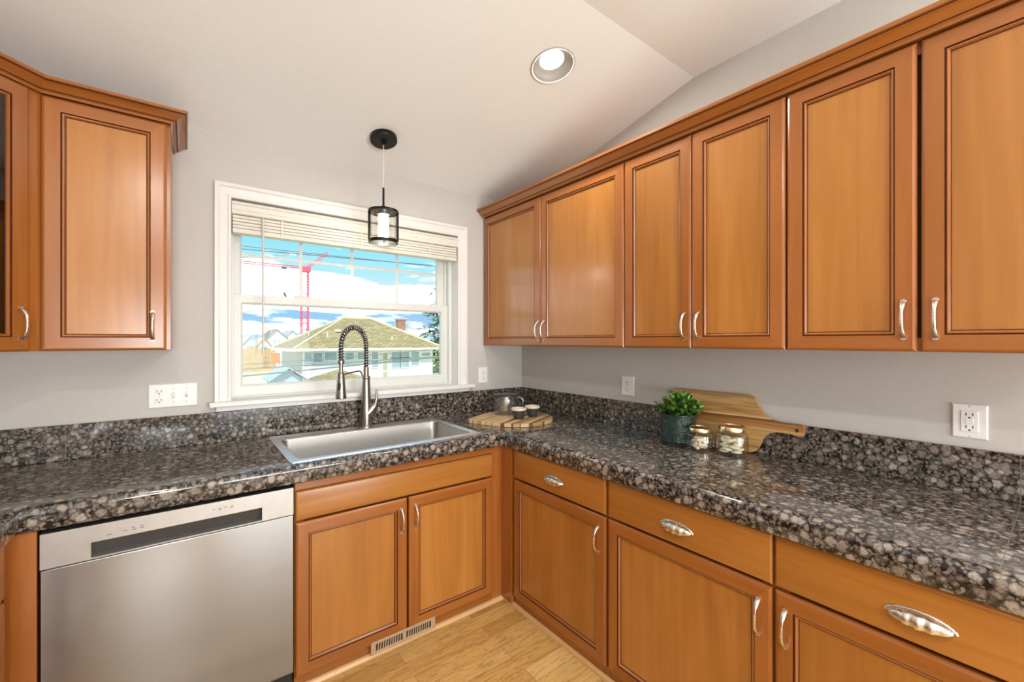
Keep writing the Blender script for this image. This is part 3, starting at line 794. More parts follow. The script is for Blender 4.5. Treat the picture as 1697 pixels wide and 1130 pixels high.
# ------------------------------------------------------------------ blind
t = thing('window_blind', (-1.19, .02, 1.93), 'cream slatted blind drawn up to the head of the kitchen window', 'blind')
bx0, bx1 = -1.8205, -.5545
m = M()
vz = 2.024
vp = [(-.012, vz), (-.017, vz+.004), (-.017, vz+.020), (-.012, vz+.024), (-.012, vz+.046), (-.017, vz+.050), (-.017, vz+.058), (-.013, vz+.062), (-.005, vz+.062), (-.005, vz)]
m.loops([[(x, y, z) for y, z in vp] for x in (bx0, bx1)], 0, True, 0, 0, (1, 0, 0))
m.build('valance', BLIND, t, smooth=30)
M().box(bx0+.004, bx1-.004, -.004, .050, 2.040, 2.090).build('headrail', BLIND, t)
zs = 1.9585
for k in range(4):
    z = zs+k*.0165
    m = M(); m.box(bx0+.003, bx1-.003, -.004+.001*(k % 2), .050, z, z+.0150); m.build('slat', BLIND, t, bevel=.004)
M().box(bx0+.003, bx1-.003, -.006, .052, 1.934, 1.957).build('bottom_rail', BLIND, t, bevel=.004)
for x in (-1.60, -1.19, -.76):
    m = M(); m.box(x-.004, x+.004, -.0078, -.0062, 1.932, 2.028); m.lathe([(.007, 0), (.007, .0035), (.001, .004)], (x, .012, 1.9305), 12)
    m.build('ladder_tape', BLIND, t)
m = M(); m.tube([(-1.689, -.026, 2.015), (-1.689, -.026, 1.325)], .0052, 8); m.tube([(-1.689, -.026, 2.012), (-1.689, -.012, 2.030)], .003, 6)
m.build('tilt_wand', plain('pale_wand', (.62, .61, .58), .3, noise=.03), t, smooth=50)

# ------------------------------------------------------------------ pendant lamp
pxx, pyy = -1.173, -.305
pz = ceil_z(pyy)
sl = math.atan(.22)
t = thing('pendant_lamp', (pxx, pyy, 1.90), 'black pendant lamp with a clear glass cylinder hanging above the sink', 'pendant lamp')
m = M(Matrix.Translation((pxx, pyy, pz)) @ Matrix.Rotation(-sl, 4, 'X'))
m.lathe([(.068, -.0005), (.069, -.004), (.069, -.022), (.066, -.026), (.012, -.027), (.011, -.040), (.006, -.044)], (0, 0, 0), 36, 0, True, True)
m.build('ceiling_canopy', BLACKM, t, smooth=35)
m = M(); m.tube([(pxx, pyy, pz-.035), (pxx, pyy, 2.20)], .0022, 8); m.build('cord', plain('silver_cord', (.72, .69, .64), .4, noise=.05), t, smooth=60)
m = M(); m.lathe([(.0055, 2.205), (.0055, 2.112), (.0105, 2.110), (.0105, 2.094), (.0145, 2.092), (.018, 2.086)], (pxx, pyy, 0), 16, 0, True, True); m.build('stem', BLACKM, t, smooth=35)
def ring(name, z0, z1, ro, ri, mat):
    m = M(); m.lathe([(ri, z0), (ro, z0), (ro, z1), (ri, z1), (ri, z0)], (pxx, pyy, 0), 40); return m.build(name, mat, t, smooth=35)
m = M(); m.lathe([(.078, 2.072), (.078, 2.082), (.076, 2.086), (.012, 2.089), (.012, 2.078), (.070, 2.074), (.070, 2.072), (.078, 2.072)], (pxx, pyy, 0), 40); m.build('top_ring', BLACKM, t, smooth=35)
ring('bottom_ring', 1.914, 1.930, .0755, .066, BLACKM)
for a_deg in (157, -20, 66):
    a = math.radians(a_deg)
    x, y = pxx+.0715*math.cos(a), pyy+.0715*math.sin(a)
    m = M(); m.box(x-.0052, x+.0052, y-.0052, y+.0052, 1.928, 2.074); m.build('post', BLACKM, t, bevel=.001, bseg=1)
m = M(); m.lathe([(.0645, 1.916), (.0645, 2.074)], (pxx, pyy, 0), 40); m.lathe([(.0645, 1.916), (.060, 1.909), (.045, 1.904), (.001, 1.903)], (pxx, pyy, 0), 40)
m.build('glass_cylinder', JARGL, t, smooth=40)
def bubble_mat():
    m, nt, b = new_mat('lit_bubble_glass')
    tc = nt.nodes.new('ShaderNodeTexCoord')
    v = nd(nt, 'ShaderNodeTexVoronoi', Scale=150.0); nt.links.new(tc.outputs['Object'], v.inputs['Vector'])
    n = nd(nt, 'ShaderNodeTexNoise', Scale=120.0); nt.links.new(tc.outputs['Object'], n.inputs['Vector'])
    r = ramp(nt, [(.30, .03), (.46, 1.0)], math_(nt, 'ADD', v.outputs['Distance'], math_(nt, 'SUBTRACT', n.outputs[0], .5)))
    b.inputs['Base Color'].default_value = (.8, .8, .8, 1); b.inputs['Roughness'].default_value = .2
    b.inputs['Emission Color'].default_value = (1, .98, .94, 1)
    nt.links.new(math_(nt, 'MULTIPLY', r.outputs[0], .9), b.inputs['Emission Strength'])
    return m
m = M(); m.lathe([(.002, 1.945), (.0265, 1.945), (.0275, 1.948), (.0275, 2.060), (.0260, 2.064), (.002, 2.064)], (pxx, pyy, 0), 28); m.build('bubble_glass_core', bubble_mat(), t, smooth=35)
m = M(); m.lathe([(.033, 2.078), (.033, 2.064), (.002, 2.0635)], (pxx, pyy, 0), 24); m.build('lamp_socket', plain('chrome', (.7, .7, .7), .15, metal=1, noise=.03), t, smooth=35)
pl = lamp('pendant_bulb', 'POINT', (pxx, pyy, 1.928), 3.5, (1, .93, .82), shadow_soft_size=.012)

# ------------------------------------------------------------------ recessed lights: the sloped-ceiling can, plus four added as fill
CANCONE = plain('can_trim_white', (.40, .38, .35), .45, noise=.02)
LENS = plain('led_lens', (.9, .9, .9), .4, emit=(1, .95, .86), estr=2.4, noise=.02)
can_src = None
def can(cx, cy, kind, label, power):
    global can_src
    z = ceil_z(cy); rot = -sl if kind == 'slope' else 0.0
    if can_src is None:
        t = thing('recessed_light', (0, 0, 0), label, 'ceiling light')
        m = M(); m.lathe([(.093, -.0005), (.1005, -.0008), (.1010, -.004), (.0985, -.0065), (.093, -.006), (.080, .012), (.066, .024), (.055, .030)], (0, 0, 0), 48); m.build('trim_cone', CANCONE, t, smooth=50)
        m = M(); m.lathe([(.056, .0295), (.052, .026), (.030, .0235), (.001, .023)], (0, 0, 0), 40); m.build('lens', LENS, t, smooth=50)
        can_src = t
    else:
        t = can_src.copy(); C.objects.link(t); t['label'] = label
        for ch in list(can_src.children):
            if ch.type != 'MESH': continue
            c2 = ch.copy(); C.objects.link(c2); c2.parent = t
    t.location = (cx, cy, z); t.rotation_euler = (rot, 0, 0)
    n = Vector((0, -math.sin(-rot), -math.cos(rot))) if kind == 'slope' else Vector((0, 0, -1))
    l = lamp('recessed_bulb', 'AREA', Vector((cx, cy, z))-Vector((0, 0, .002)), power, (1, .96, .90), (rot, 0, 0), shape='DISK', size=.10)
    return t
can(*CANS[0], 'round recessed downlight in the sloped ceiling above the worktop corner', 9)
for (cx, cy, k), lab in zip(CANS[1:], ('added, unseen fill downlight in the flat ceiling behind the right-hand cabinets run', 'added, unseen fill downlight in the flat ceiling far back on the right', 'added, unseen fill downlight in the flat ceiling on the left behind the viewer', 'added, unseen fill downlight in the flat ceiling far back on the left')):
    can(cx, cy, k, lab, 7 if cx > -1 else 17)

# ------------------------------------------------------------------ outlets and switches
def duplex(parent, T, u, w):
    m = M(T)
    L = []
    for h, s in ((.004, 1.0), (.0075, 1.0), (.0082, .93)):
        ring = []
        for k in range(28):
            a = 2*PI*k/28; x = .0172*math.cos(a)*s; z = max(-.0142, min(.0142, .0172*math.sin(a)*s))
            ring.append((u+x, h, w+z))
        L.append(ring)
    m.loops(L, 0, True, None, 0)
    r = m.build('receptacle', PLATE, parent, smooth=30)
    m = M(T)
    m.box(u-.0085, u-.0060, .0078, .0086, w-.003, w+.007); m.box(u+.0060, u+.0085, .0078, .0086, w-.002, w+.007)
    m.lathe([(.0028, 0), (.0028, .001), (.0001, .001)], (0, 0, 0), 12)
    for v in range(len(m.v)-36, len(m.v)):
        p = T.inverted() @ m.v[v]; m.v[v] = T @ Vector((u+p.x, .0078+p.z, w-.0085+p.y))
    m.build('slots', SLOT, r)
def plate(parent, T, hw, hh):
    m = M(T)
    L = [[(u, n, w) for u, w in ((-hw+a, -hh+a), (hw-a, -hh+a), (hw-a, hh-a), (-hw+a, hh-a))] for a, n in ((0, .0003), (0, .0030), (.0035, .0060))]
    m.loops(L, 0, True, 0, 0)
    return m.build('cover_plate', PLATE, parent, smooth=20)
def screws(parent, T, pts):
    for u, w in pts:
        m = M(T)
        m.loops([[(u+.0028*math.cos(a*PI/6), n, w+.0028*math.sin(a*PI/6)) for a in range(12)] for n in (.0055, .0068)], 0, True, None, 0)
        m.build('screw', plain_screw, parent)
plain_screw = plain('painted_screw', (.55, .53, .50), .4, noise=.05)
def outlet(P, U, N, label, hw=.037, hh=.0555):
    t = thing('outlet', P, label, 'electrical outlet')
    T = frame(P, U, N)
    plate(t, T, hw, hh); duplex(t, T, 0, .0195); duplex(t, T, 0, -.0195); screws(t, T, [(0, 0)])
    return t
outlet(Vector((-.348, -.0003, 1.162)), UW, NW, 'white duplex outlet between the window and the corner wall cabinet')
outlet(Vector((-.0003, -.969, 1.145)), UR, NR, 'white duplex outlet on the right wall above the empty stretch of worktop', hw=.043)
# triple plate: outlet and two toggle switches
P = Vector((-2.044, -.0003, 1.152))
t = thing('switch_plate', P, 'wide white wall plate with a double outlet and two toggle switches', 'switch plate')
T = frame(P, UW, NW)
plate(t, T, .0885, .0535); duplex(t, T, -.050, .0195); duplex(t, T, -.050, -.0195)
screws(t, T, [(-.050, 0)]+[(u, s*.030) for u in (0.0, .048) for s in (-1, 1)])
for u, up in ((0.0, False), (.048, True)):
    m = M(T); m.box(u-.0055, u+.0055, .0058, .0066, -.0125, .0125); o = m.build('switch_slot', plain_screw, t)
    s = 1 if up else -1
    m = M(T); m.hexa([(u-.0045, .006, -.010), (u+.0045, .006, -.010), (u+.0045, .006, .010), (u-.0045, .006, .010), (u-.004, .0145+.001*s, s*.006-.004), (u+.004, .0145+.001*s, s*.006-.004), (u+.004, .0150, s*.006+.004), (u-.004, .0150, s*.006+.004)])
    m.build('toggle', PLATE, t, bevel=.0008)
# square GFCI outlet
P = Vector((-.0003, -2.302, 1.1435))
t = thing('outlet', P, 'squarish white outlet with two test buttons on the right wall, nearest the viewer', 'electrical outlet')
T = frame(P, UR, NR)
plate(t, T, .040, .0545); screws(t, T, [(0, -.0485), (0, .0485)])
m = M(T); m.box(-.0195, .0195, .005, .0082, -.034, .034); gf = m.build('receptacle', PLATE, t, bevel=.0012)
for w in (.020, -.020):
    m = M(T); m.box(-.0085, -.0062, .0080, .0086, w-.002, w+.007); m.box(.0062, .0085, .0080, .0086, w-.002, w+.007); m.box(-.0025, .0025, .0080, .0086, w-.0105, w-.006); m.build('slots', SLOT, gf)
for w in (.0042, -.0042): M(T).box(-.009, .009, .0080, .0095, w-.003, w+.003).build('test_button', PLATE, gf, bevel=.0006, bseg=1)

# ------------------------------------------------------------------ things on the worktop
# teardrop striped board
bc = Vector((-.388, -.422)); R = .230
a_t = math.atan2(.10, -.27)
outer = []
for k in range(45):
    a = a_t-math.radians(52)-math.radians(256)*(k/44)
    outer.append((bc.x+R*math.cos(a), bc.y+R*math.sin(a)))
first, last_ = Vector(outer[0]), Vector(outer[-1])
corner = [(-.560, -.258), (-.640, -.300), (-.655, -.306), (-.663, -.322), (-.664, -.340), (-.642, -.405)]
if (first-Vector(corner[0])).length < (last_-Vector(corner[0])).length: outer = outer[::-1]
outer += corner
hole = [(-.604+.016*math.cos(a), -.318+.009*math.sin(a)) for a in [2*PI*k/14 for k in range(14)]]
hole = [(-.604+(x+.604)*.94-(y+.318)*.34, -.318+(x+.604)*.34+(y+.318)*.94) for x, y in hole]
axv = Vector((-.43, .90, 0)).normalized()             # across the strips
mid = axv.x*bc.x+axv.y*bc.y
LT, MD, DK = (.72, .50, .26), (.52, .30, .12), (.16, .075, .035)
st = [(0.0, LT), (.055, DK), (.065, MD), (.13, DK), (.165, LT), (.235, DK), (.25, MD), (.31, DK), (.335, LT), (.41, DK), (.455, LT), (.56, MD), (.585, LT), (.645, DK), (.655, LT), (.72, DK), (.73, MD), (.78, LT), (.83, DK), (.84, LT), (.90, DK), (.91, LT)]
m = M()
m.plate(outer, [hole], lambda a, b, c: (a, b, c), CT+.0008, CT+.0208, 0, (.9, .43, 0))
STRIP = bands('striped_end_board', (axv.x*2.0, axv.y*2.0, 0), .5-mid*2.0, st, .38, (4, 60, 1), .22)
tag(m.build('serving_board', STRIP, bevel=.003), 'round teardrop board of light and dark wood strips lying in the worktop corner', 'serving board')
BT = CT+.0208
# glass teapot with steel infuser
tx, ty = -.372, -.300
t = thing('glass_teapot', (tx, ty, BT), 'small clear glass teapot with a dark lid and steel infuser on the round board', 'teapot')
hdl = Vector((.83, -.56, 0)).normalized()
m = M()
m.lathe([(.066, .004), (.071, .001), (.0735, .008), (.0735, .096), (.0725, .112), (.0745, .1155)], (tx, ty, BT), 40)
m.lathe([(.071, .001), (.001, .001)], (tx, ty, BT), 40)
m.build('glass_body', POTGL, t, smooth=40)
m = M()
sp = -hdl
side_ = Vector((-sp.y, sp.x, 0))
b0 = Vector((tx, ty, BT+.100))+sp*.070
m.loops([[b0+side_*.022, b0+Vector((0, 0, -.018)), b0-side_*.022], [b0+side_*.014+sp*.016+Vector((0, 0, .010)), b0+sp*.016+Vector((0, 0, -.001)), b0-side_*.014+sp*.016+Vector((0, 0, .010))], [b0+side_*.007+sp*.026+Vector((0, 0, .015)), b0+sp*.027+Vector((0, 0, .010)), b0-side_*.007+sp*.026+Vector((0, 0, .015))]], 0, False)
m.build('spout', POTGL, t, smooth=60)
m = M(); m.tube([Vector((tx, ty, BT+h))+hdl*r for r, h in ((.073, .100), (.088, .108), (.104, .102), (.113, .084), (.113, .060), (.103, .040), (.096, .034))], [(.0065, .005)]*7, 10, ref=(0, 0, 1))
m.build('handle', thin_glass('handle_glass', (.93, .94, .93), .16, .9, (.55, .58, .57), .05), t, smooth=60)
m = M(); m.lathe([(.0765, .1150), (.0775, .118), (.0765, .1235), (.070, .126), (.001, .127)], (tx, ty, BT), 40, 0, True); m.build('lid', plain('black_lid', (.030, .030, .032), .35, noise=.1), t, smooth=35)
INF = brushed('infuser_mesh_steel', (.78, .77, .75), .42, (300, 300, 300), .18, .25)
m = M(); m.lathe([(.001, .022), (.033, .022), (.0345, .026), (.0345, .114), (.001, .114)], (tx, ty, BT), 28); m.build('infuser', INF, t, smooth=40)
m = M(); m.lathe([(.0365, .095), (.0365, .100), (.0350, .100)], (tx, ty, BT), 28); m.tube([(tx-.01, ty-.036, BT+.004), (tx-.01, ty-.036, BT+.113)], .004, 8); m.build('infuser_frame', NICKEL, t, smooth=40)
# two small cups
CUPD = plain('dark_stoneware', (.045, .042, .043), .33, noise=.25, nscale=60, bump=.15)
CUPR = plain('cream_glaze', (.70, .63, .48), .35, noise=.08)
def make_cup(P, label):
    t = thing('tea_cup', P, label, 'cup', 'tea cups on the round board')
    m = M(); m.lathe([(.001, .0), (.024, .0), (.027, .003), (.034, .018), (.0395, .036), (.0415, .052)], P, 32); m.build('cup_body', CUPD, t, smooth=45)
    m = M(); m.lathe([(.0415, .052), (.0455, .054), (.0465, .060), (.0455, .0655), (.0425, .066), (.0395, .055), (.034, .025), (.025, .006), (.001, .005)], P, 32); m.build('cup_rim', CUPR, t, smooth=45)
make_cup((-.415, -.492, BT), 'dark stoneware cup with a cream rim, the left and nearer of the two cups')
make_cup((-.297, -.478, BT), 'dark stoneware cup with a cream rim, the right cup standing behind its twin')

# cutting board leaning on the wall
bo = [(-1.262, 1.150), (-1.275, 1.160), (-1.30, 1.163), (-1.407, 1.161), (-1.524, 1.161), (-1.625, 1.162), (-1.642, 1.160), (-1.656, 1.153), (-1.667, 1.140), (-1.676, 1.122), (-1.686, 1.102), (-1.699, 1.086), (-1.718, 1.073), (-1.740, 1.065), (-1.775, 1.061),
      (-1.810, 1.062), (-1.836, 1.063), (-1.846, 1.059), (-1.851, 1.050), (-1.851, 1.030), (-1.847, 1.018), (-1.838, 1.013), (-1.826, 1.015), (-1.808, 1.019), (-1.78, 1.020), (-1.75, 1.019), (-1.726, 1.011), (-1.709, .998), (-1.697, .980), (-1.690, .958), (-1.684, .941), (-1.675, .927), (-1.660, .919), (-1.640, .9155),
      (-1.30, .9155), (-1.275, .918), (-1.262, .930)]
hole = [(-1.825+.0075*math.cos(2*PI*k/14), 1.037+.0075*math.sin(2*PI*k/14)) for k in range(14)]
kx = (-.0205+.050)/(1.165-.914)
m = M()
m.plate(bo, [hole], lambda y, z, c: (-.050+kx*(z-.914)+c, y, z+(.0018 if z < .93 else 0)*(c/.016)), 0.0, .016, 0, (0, 1, 0))
ACA = [(0, (.60, .36, .13)), (.09, (.42, .20, .06)), (.115, (.62, .37, .14)), (.44, (.45, .21, .065)), (.55, (.25, .095, .03)), (.595, (.74, .53, .27)), (.62, (.52, .30, .10)), (.80, (.60, .38, .15)), (.93, (.50, .28, .09))]
BOARD = bands('acacia_strips', (0, .08, 4.0), -.914*4.0+.08*1.5, ACA, .42, (5, 70, 1), .45)
tag(m.build('cutting_board', BOARD, bevel=.0025), 'acacia cutting board with a pierced handle leaning on the right wall', 'cutting board')

# potted plant
pc = (-.134, -1.362, CT+.0006)
t = thing('potted_plant', pc, 'leafy green plant in a dark green embossed ceramic pot', 'potted plant')
def pot_mat():
    m, nt, b = new_mat('green_glaze')
    tc = nt.nodes.new('ShaderNodeTexCoord')
    n = nd(nt, 'ShaderNodeTexNoise', Scale=70.0, Detail=3.0); nt.links.new(tc.outputs['Object'], n.inputs['Vector'])
    r = ramp(nt, [(.35, (.006, .022, .018)), (.7, (.020, .055, .042))], n.outputs[0]); nt.links.new(r.outputs[0], b.inputs['Base Color'])
    b.inputs['Roughness'].default_value = .16; b.inputs['Coat Weight'].default_value = .5
    v = nd(nt, 'ShaderNodeTexVoronoi', Scale=130.0); nt.links.new(tc.outputs['Object'], v.inputs['Vector'])
    bp = nd(nt, 'ShaderNodeBump', Strength=.7, Distance=.004); nt.links.new(v.outputs['Distance'], bp.inputs['Height']); nt.links.new(bp.outputs[0], b.inputs['Normal'])
    return m
m = M()
prof = [(.001, .010), (.074, .010), (.0775, .014)]
for k in range(1, 22):
    z = .014+.118*k/22
    prof.append((.0775+.0035*k/22+(.0009 if k % 2 else -.0009), z))
prof += [(.0815, .134), (.083, .137), (.083, .143), (.080, .1445), (.076, .142), (.075, .128), (.001, .126)]
m.lathe(prof, pc, 44); m.build('pot', pot_mat(), t, smooth=60)
m = M(); m.lathe([(.001, 0), (.072, 0), (.079, .005), (.080, .010), (.075, .0105), (.001, .0095)], pc, 40); m.build('saucer', CUPD, t, smooth=45)
m = M(); m.lathe([(.075, .130), (.05, .134), (.001, .137)], pc, 24); m.build('soil', plain('dark_soil', (.02, .015, .01), .9, noise=.4, bump=.8), t)
def leaf_mat():
    m, nt, b = new_mat('leaf_green')
    geo = nt.nodes.new('ShaderNodeNewGeometry')
    wn = nt.nodes.new('ShaderNodeTexNoise'); wn.inputs['Scale'].default_value = 45.0; nt.links.new(geo.outputs['Position'], wn.inputs['Vector'])
    f = math_(nt, 'ADD', math_(nt, 'MULTIPLY', geo.outputs['Random Per Island'], .65), math_(nt, 'MULTIPLY', wn.outputs[0], .35))
    r = ramp(nt, [(.15, (.022, .085, .012)), (.55, (.09, .24, .03)), (.85, (.34, .48, .10))], f)
    nt.links.new(r.outputs[0], b.inputs['Base Color']); b.inputs['Roughness'].default_value = .38
    return m
LEAF = leaf_mat()
rp = random.Random(3)
lm = M(); sm_ = M()
base = Vector((pc[0], pc[1], pc[2]+.132))
def leaf(mm, p, d, up, ln, wd):
    d = d.normalized(); sd_ = d.cross(up)
    if sd_.length < 1e-3: sd_ = Vector((1, 0, 0))
    sd_.normalize(); nn = sd_.cross(d)
    a = [p, p+d*ln*.30+sd_*wd*.42+nn*wd*.12, p+d*ln*.68+sd_*wd*.5+nn*wd*.15, p+d*ln*.95+sd_*wd*.22+nn*wd*.03, p+d*ln, p+d*ln*.95-sd_*wd*.22+nn*wd*.03, p+d*ln*.68-sd_*wd*.5+nn*wd*.15, p+d*ln*.30-sd_*wd*.42+nn*wd*.12]
    mid1, mid2 = p+d*ln*.32, p+d*ln*.70
    i = [mm.add(q) for q in a]; j, k = mm.add(mid1), mm.add(mid2)
    for fc in ((i[0], i[1], j), (i[1], i[2], k, j), (i[2], i[3], k), (i[3], i[4], k), (i[4], i[5], k), (i[5], i[6], k), (i[6], i[7], j, k), (i[7], i[0], j)): mm.face(fc)
for s_ in range(70):
    az = rp.uniform(0, 2*PI); el = rp.uniform(.08, 1.5)
    ext = Vector((.104*math.cos(el)*math.cos(az), .112*math.cos(el)*math.sin(az), -.012+.112*math.sin(el)))*rp.uniform(.84, 1.06)
    if base.x+ext.x > -.052: ext.x = -.052-base.x
    st0 = base+Vector((ext.x*.35, ext.y*.35, -.004)); en = base+ext
    midp = st0.lerp(en, .5)+Vector((0, 0, .012))
    pts = [st0, st0.lerp(midp, .5), midp, midp.lerp(en, .5), en]
    sm_.tube(pts, .0011, 5)
    for k in range(9):
        f = .30+.70*k/8
        p = st0.lerp(midp, f*2) if f < .5 else midp.lerp(en, f*2-1)
        dd = Vector((rp.uniform(-1, 1), rp.uniform(-1, 1), rp.uniform(-.35, .9)))+ext.normalized()*.7
        if k == 8: dd = ext.normalized()+Vector((rp.uniform(-.3, .3), rp.uniform(-.3, .3), .3))
        ln = rp.uniform(.017, .025)
        if p.x+dd.normalized().x*ln > -.050: dd.x = -abs(dd.x)
        leaf(lm, p, dd, Vector((rp.uniform(-.4, .4), rp.uniform(-.4, .4), 1)), ln, ln*rp.uniform(.72, .92))
lm.build('foliage', LEAF, t, smooth=80)
sm_.build('stems', plain('stem_green', (.06, .15, .03), .5, noise=.2), t, smooth=60)

# glass jars with gold lids and their pale contents
def jar(P, ap, h, label, rot):
    t = thing('glass_jar', P, label, 'jar', 'gold lidded glass jars')
    x, y, z = P
    def octo(r, zz, n=8, ch=.10):
        out = []
        for k in range(n):
            for s in (-ch, ch):
                a = rot+2*PI*(k+s)/n; rr = r/math.cos(PI/n)*(1-.01)
                out.append((x+rr*math.cos(a), y+rr*math.sin(a), z+zz))
        return out
    m = M()
    L = [octo(ap*.90, 0.0006), octo(ap*.98, .004), octo(ap, .010), octo(ap, h*.66), octo(ap*.97, h*.72), octo(ap*.84, h*.80)]
    m.loops(L, 0, True, 0)
    m.lathe([(ap*.80, h*.80), (ap*.80, h*.86)], P, 32)
    m.build('glass_body', JARGL, t, smooth=25)
    m = M(); m.lathe([(ap*.84, h*.845), (ap*.87, h*.85), (ap*.87, h*.975), (ap*.84, h), (ap*.80, h), (ap*.79, h*.985), (.001, h*.985)], P, 40, 0, False); m.build('lid', GOLD, t, smooth=35)
    return t
j1 = (-.176, -1.494, CT); j2 = (-.134, -1.614, CT)
jar(j1, .055, .102, 'smaller glass jar with a gold lid, beside the green pot', .30)
jar(j2, .0605, .122, 'larger glass jar with a gold lid, in front of the cutting board', .10)
BIS = plain('pale_biscuit', (.88, .76, .58), .75, noise=.12, nscale=90, bump=.3)
rb = random.Random(11)
src = None
def finger():
    m = M(); n = 9
    m.tube([(-.027+.054*i/n, .0015*math.sin(i*.7), 0) for i in range(n+1)], [.0074*math.sqrt(max(.04, 1-(2*i/n-1)**6))*.95 for i in range(n+1)], 8)
    return m
lvl = 0
for lay in range(4):
    ang = rb.uniform(0, PI)
    for q_ in range(4):
        off = (-.0255+.017*q_)
        a = ang+rb.uniform(-.2, .2)
        x = j1[0]-math.sin(ang)*off; y = j1[1]+math.cos(ang)*off; z = CT+.0165+lay*.0112+rb.uniform(0, .0015)
        if src is None:
            o = finger().build('biscuit_stick', BIS, None, loc=(0, 0, 0), smooth=60); src = o
        else:
            o = src.copy(); C.objects.link(o)
        o.location = (x, y, z); o.rotation_euler = (0, rb.uniform(-.18, .18), a)
        sc = .98 if abs(off) < .01 else .74
        o.scale = (sc, 1, 1)
        tag(o, 'pale finger biscuit lying in the smaller glass jar', 'biscuit', 'finger biscuits in the smaller jar')
src = None
def disc():
    m = M(); m.lathe([(.001, -.0042), (.016, -.0042), (.0205, -.0025), (.0215, 0), (.0205, .0025), (.016, .0042), (.001, .0046)], (0, 0, 0), 20)
    return m
CRK = plain('cream_wafer', (.90, .82, .64), .75, noise=.12, nscale=110, bump=.3)
for lay in range(5):
    for q_ in range(3):
        a = lay*.9+q_*2*PI/3+rb.uniform(-.2, .2); rr = .027
        if src is None:
            o = disc().build('round_wafer', CRK, None, loc=(0, 0, 0), smooth=60); src = o
        else:
            o = src.copy(); C.objects.link(o)
        o.location = (j2[0]+rr*math.cos(a), j2[1]+rr*math.sin(a), CT+.0150+lay*.0105)
        if lay >= 3: o.rotation_euler = (rb.uniform(-.5, .5), rb.uniform(-.5, .5), a); o.location.z += .004
        else: o.rotation_euler = (rb.uniform(-.12, .12), rb.uniform(-.12, .12), a)
        tag(o, 'pale round wafer lying in the larger glass jar', 'wafer', 'round wafers in the larger jar')

# ------------------------------------------------------------------ outdoors, seen through the window
GZ = -1.9
def simple(name, m, mat, label, cat, group=None, **kw):
    return tag(m.build(name, mat, **kw), label, cat, group)
GRASS = plain('dry_grass', (.74, .66, .36), .95, noise=.35, nscale=1.2)
m = M(); m.box(-120, 260, 1.2, 420, GZ-.3, GZ); o = m.build('ground', GRASS); struct(o)
SIDING = plain('pale_siding', (.74, .76, .76), .7, noise=.05, nscale=3)
GREYSD = plain('grey_siding', (.45, .45, .43), .7, noise=.08, nscale=3)
SHING = shingle_mat()
WGL = plain('house_window_glass', (.30, .42, .46), .12, noise=.2, nscale=2)
WTRIM = plain('house_white_trim', (.85, .85, .82), .5, noise=.02)
t = thing('neighbour_house', (6.7, 25, GZ), 'pale single-storey house with a mossy tan hipped roof across the yard', 'house')
hx0, hx1, hy0, hy1, ez = 2.87, 10.40, 22.0, 27.9, .86
m = M(); m.box(hx0, hx1, hy0, hy1, GZ, ez)
for k in range(15):                                     # clapboard laps on the front
    z = GZ+.18*k; m.hexa([(hx0, hy0-.004, z+.17), (hx1, hy0-.004, z+.17), (hx1, hy0, z+.17), (hx0, hy0, z+.17), (hx0, hy0-.004, z+.18), (hx1, hy0-.004, z+.18), (hx1, hy0, z+.18), (hx0, hy0, z+.18)])
m.build('house_walls', SIDING, t)
M().box(hx0-.03, hx0, hy0+.02, hy1-.02, GZ, ez).build('side_wall_cladding', GREYSD, t)
def hip(m, x0, x1, y0, y1, z0, z1, th=.14):
    w = (y1-y0)/2; ym = (y0+y1)/2
    A = [(x0, y0, z0), (x1, y0, z0), (x1, y1, z0), (x0, y1, z0)]; r0, r1 = (x0+w, ym, z1), (x1-w, ym, z1)
    i = [m.add(p) for p in A]; a, b_ = m.add(r0), m.add(r1)
    m.face((i[0], i[1], b_, a), 0, (1, 0, 0)); m.face((i[1], i[2], b_), 0, (0, 1, 0)); m.face((i[2], i[3], a, b_), 0, (1, 0, 0)); m.face((i[3], i[0], a), 0, (0, 1, 0))
    j = [m.add((p[0], p[1], p[2]-th)) for p in A]
    for k in range(4):
        q_ = (k+1) % 4; m.face((i[k], i[q_], j[q_], j[k]), 1)
    m.face(j, 1)
m = M(); hip(m, 2.35, 10.92, 21.5, 28.4, .99, 2.85); m.build('hip_roof', [SHING, WTRIM], t)
RIDGE = plain('ridge_cap', (.66, .60, .36), .9, noise=.2, nscale=8)
m = M()
for p, q_ in (((2.35, 21.5, .99), (5.8, 24.95, 2.85)), ((10.92, 21.5, .99), (7.47, 24.95, 2.85)), ((2.35, 28.4, .99), (5.8, 24.95, 2.85)), ((5.8, 24.95, 2.85), (7.47, 24.95, 2.85))):
    m.tube([p, q_], .07, 6)
m.build('ridge_tiles', RIDGE, t)
wins = [(2.98, 3.30, .33, .81), (3.42, 3.84, .28, .76), (3.98, 4.58, .37, .79), (5.06, 5.50, .37, .76), (5.72, 6.12, .37, .76), (6.53, 6.90, -.12, .76), (7.70, 8.22, .42, .74), (8.28, 8.80, .42, .74), (7.70, 8.22, -.18, .36), (8.28, 8.80, -.18, .36), (8.95, 9.46, -.09, .74), (9.62, 10.22, .47, .68)]
for a, b_, c_, d_ in wins:
    m = M(); m.box(a-.05, b_+.05, hy0-.045, hy0+.01, c_-.05, d_+.05); f = m.build('house_window', WTRIM, t)
    g = M(); g.box(a, b_, hy0-.05, hy0-.04, c_, d_); g.build('pane', WGL, f)
    if d_-c_ > .6: M().box(a, b_, hy0-.055, hy0-.045, (c_+d_)/2-.02, (c_+d_)/2+.02).build('meeting_rail', WTRIM, f)
m = M(); m.box(7.12, 7.52, hy0-.04, hy0+.01, -1.70, .80); f = m.build('house_door', WTRIM, t)
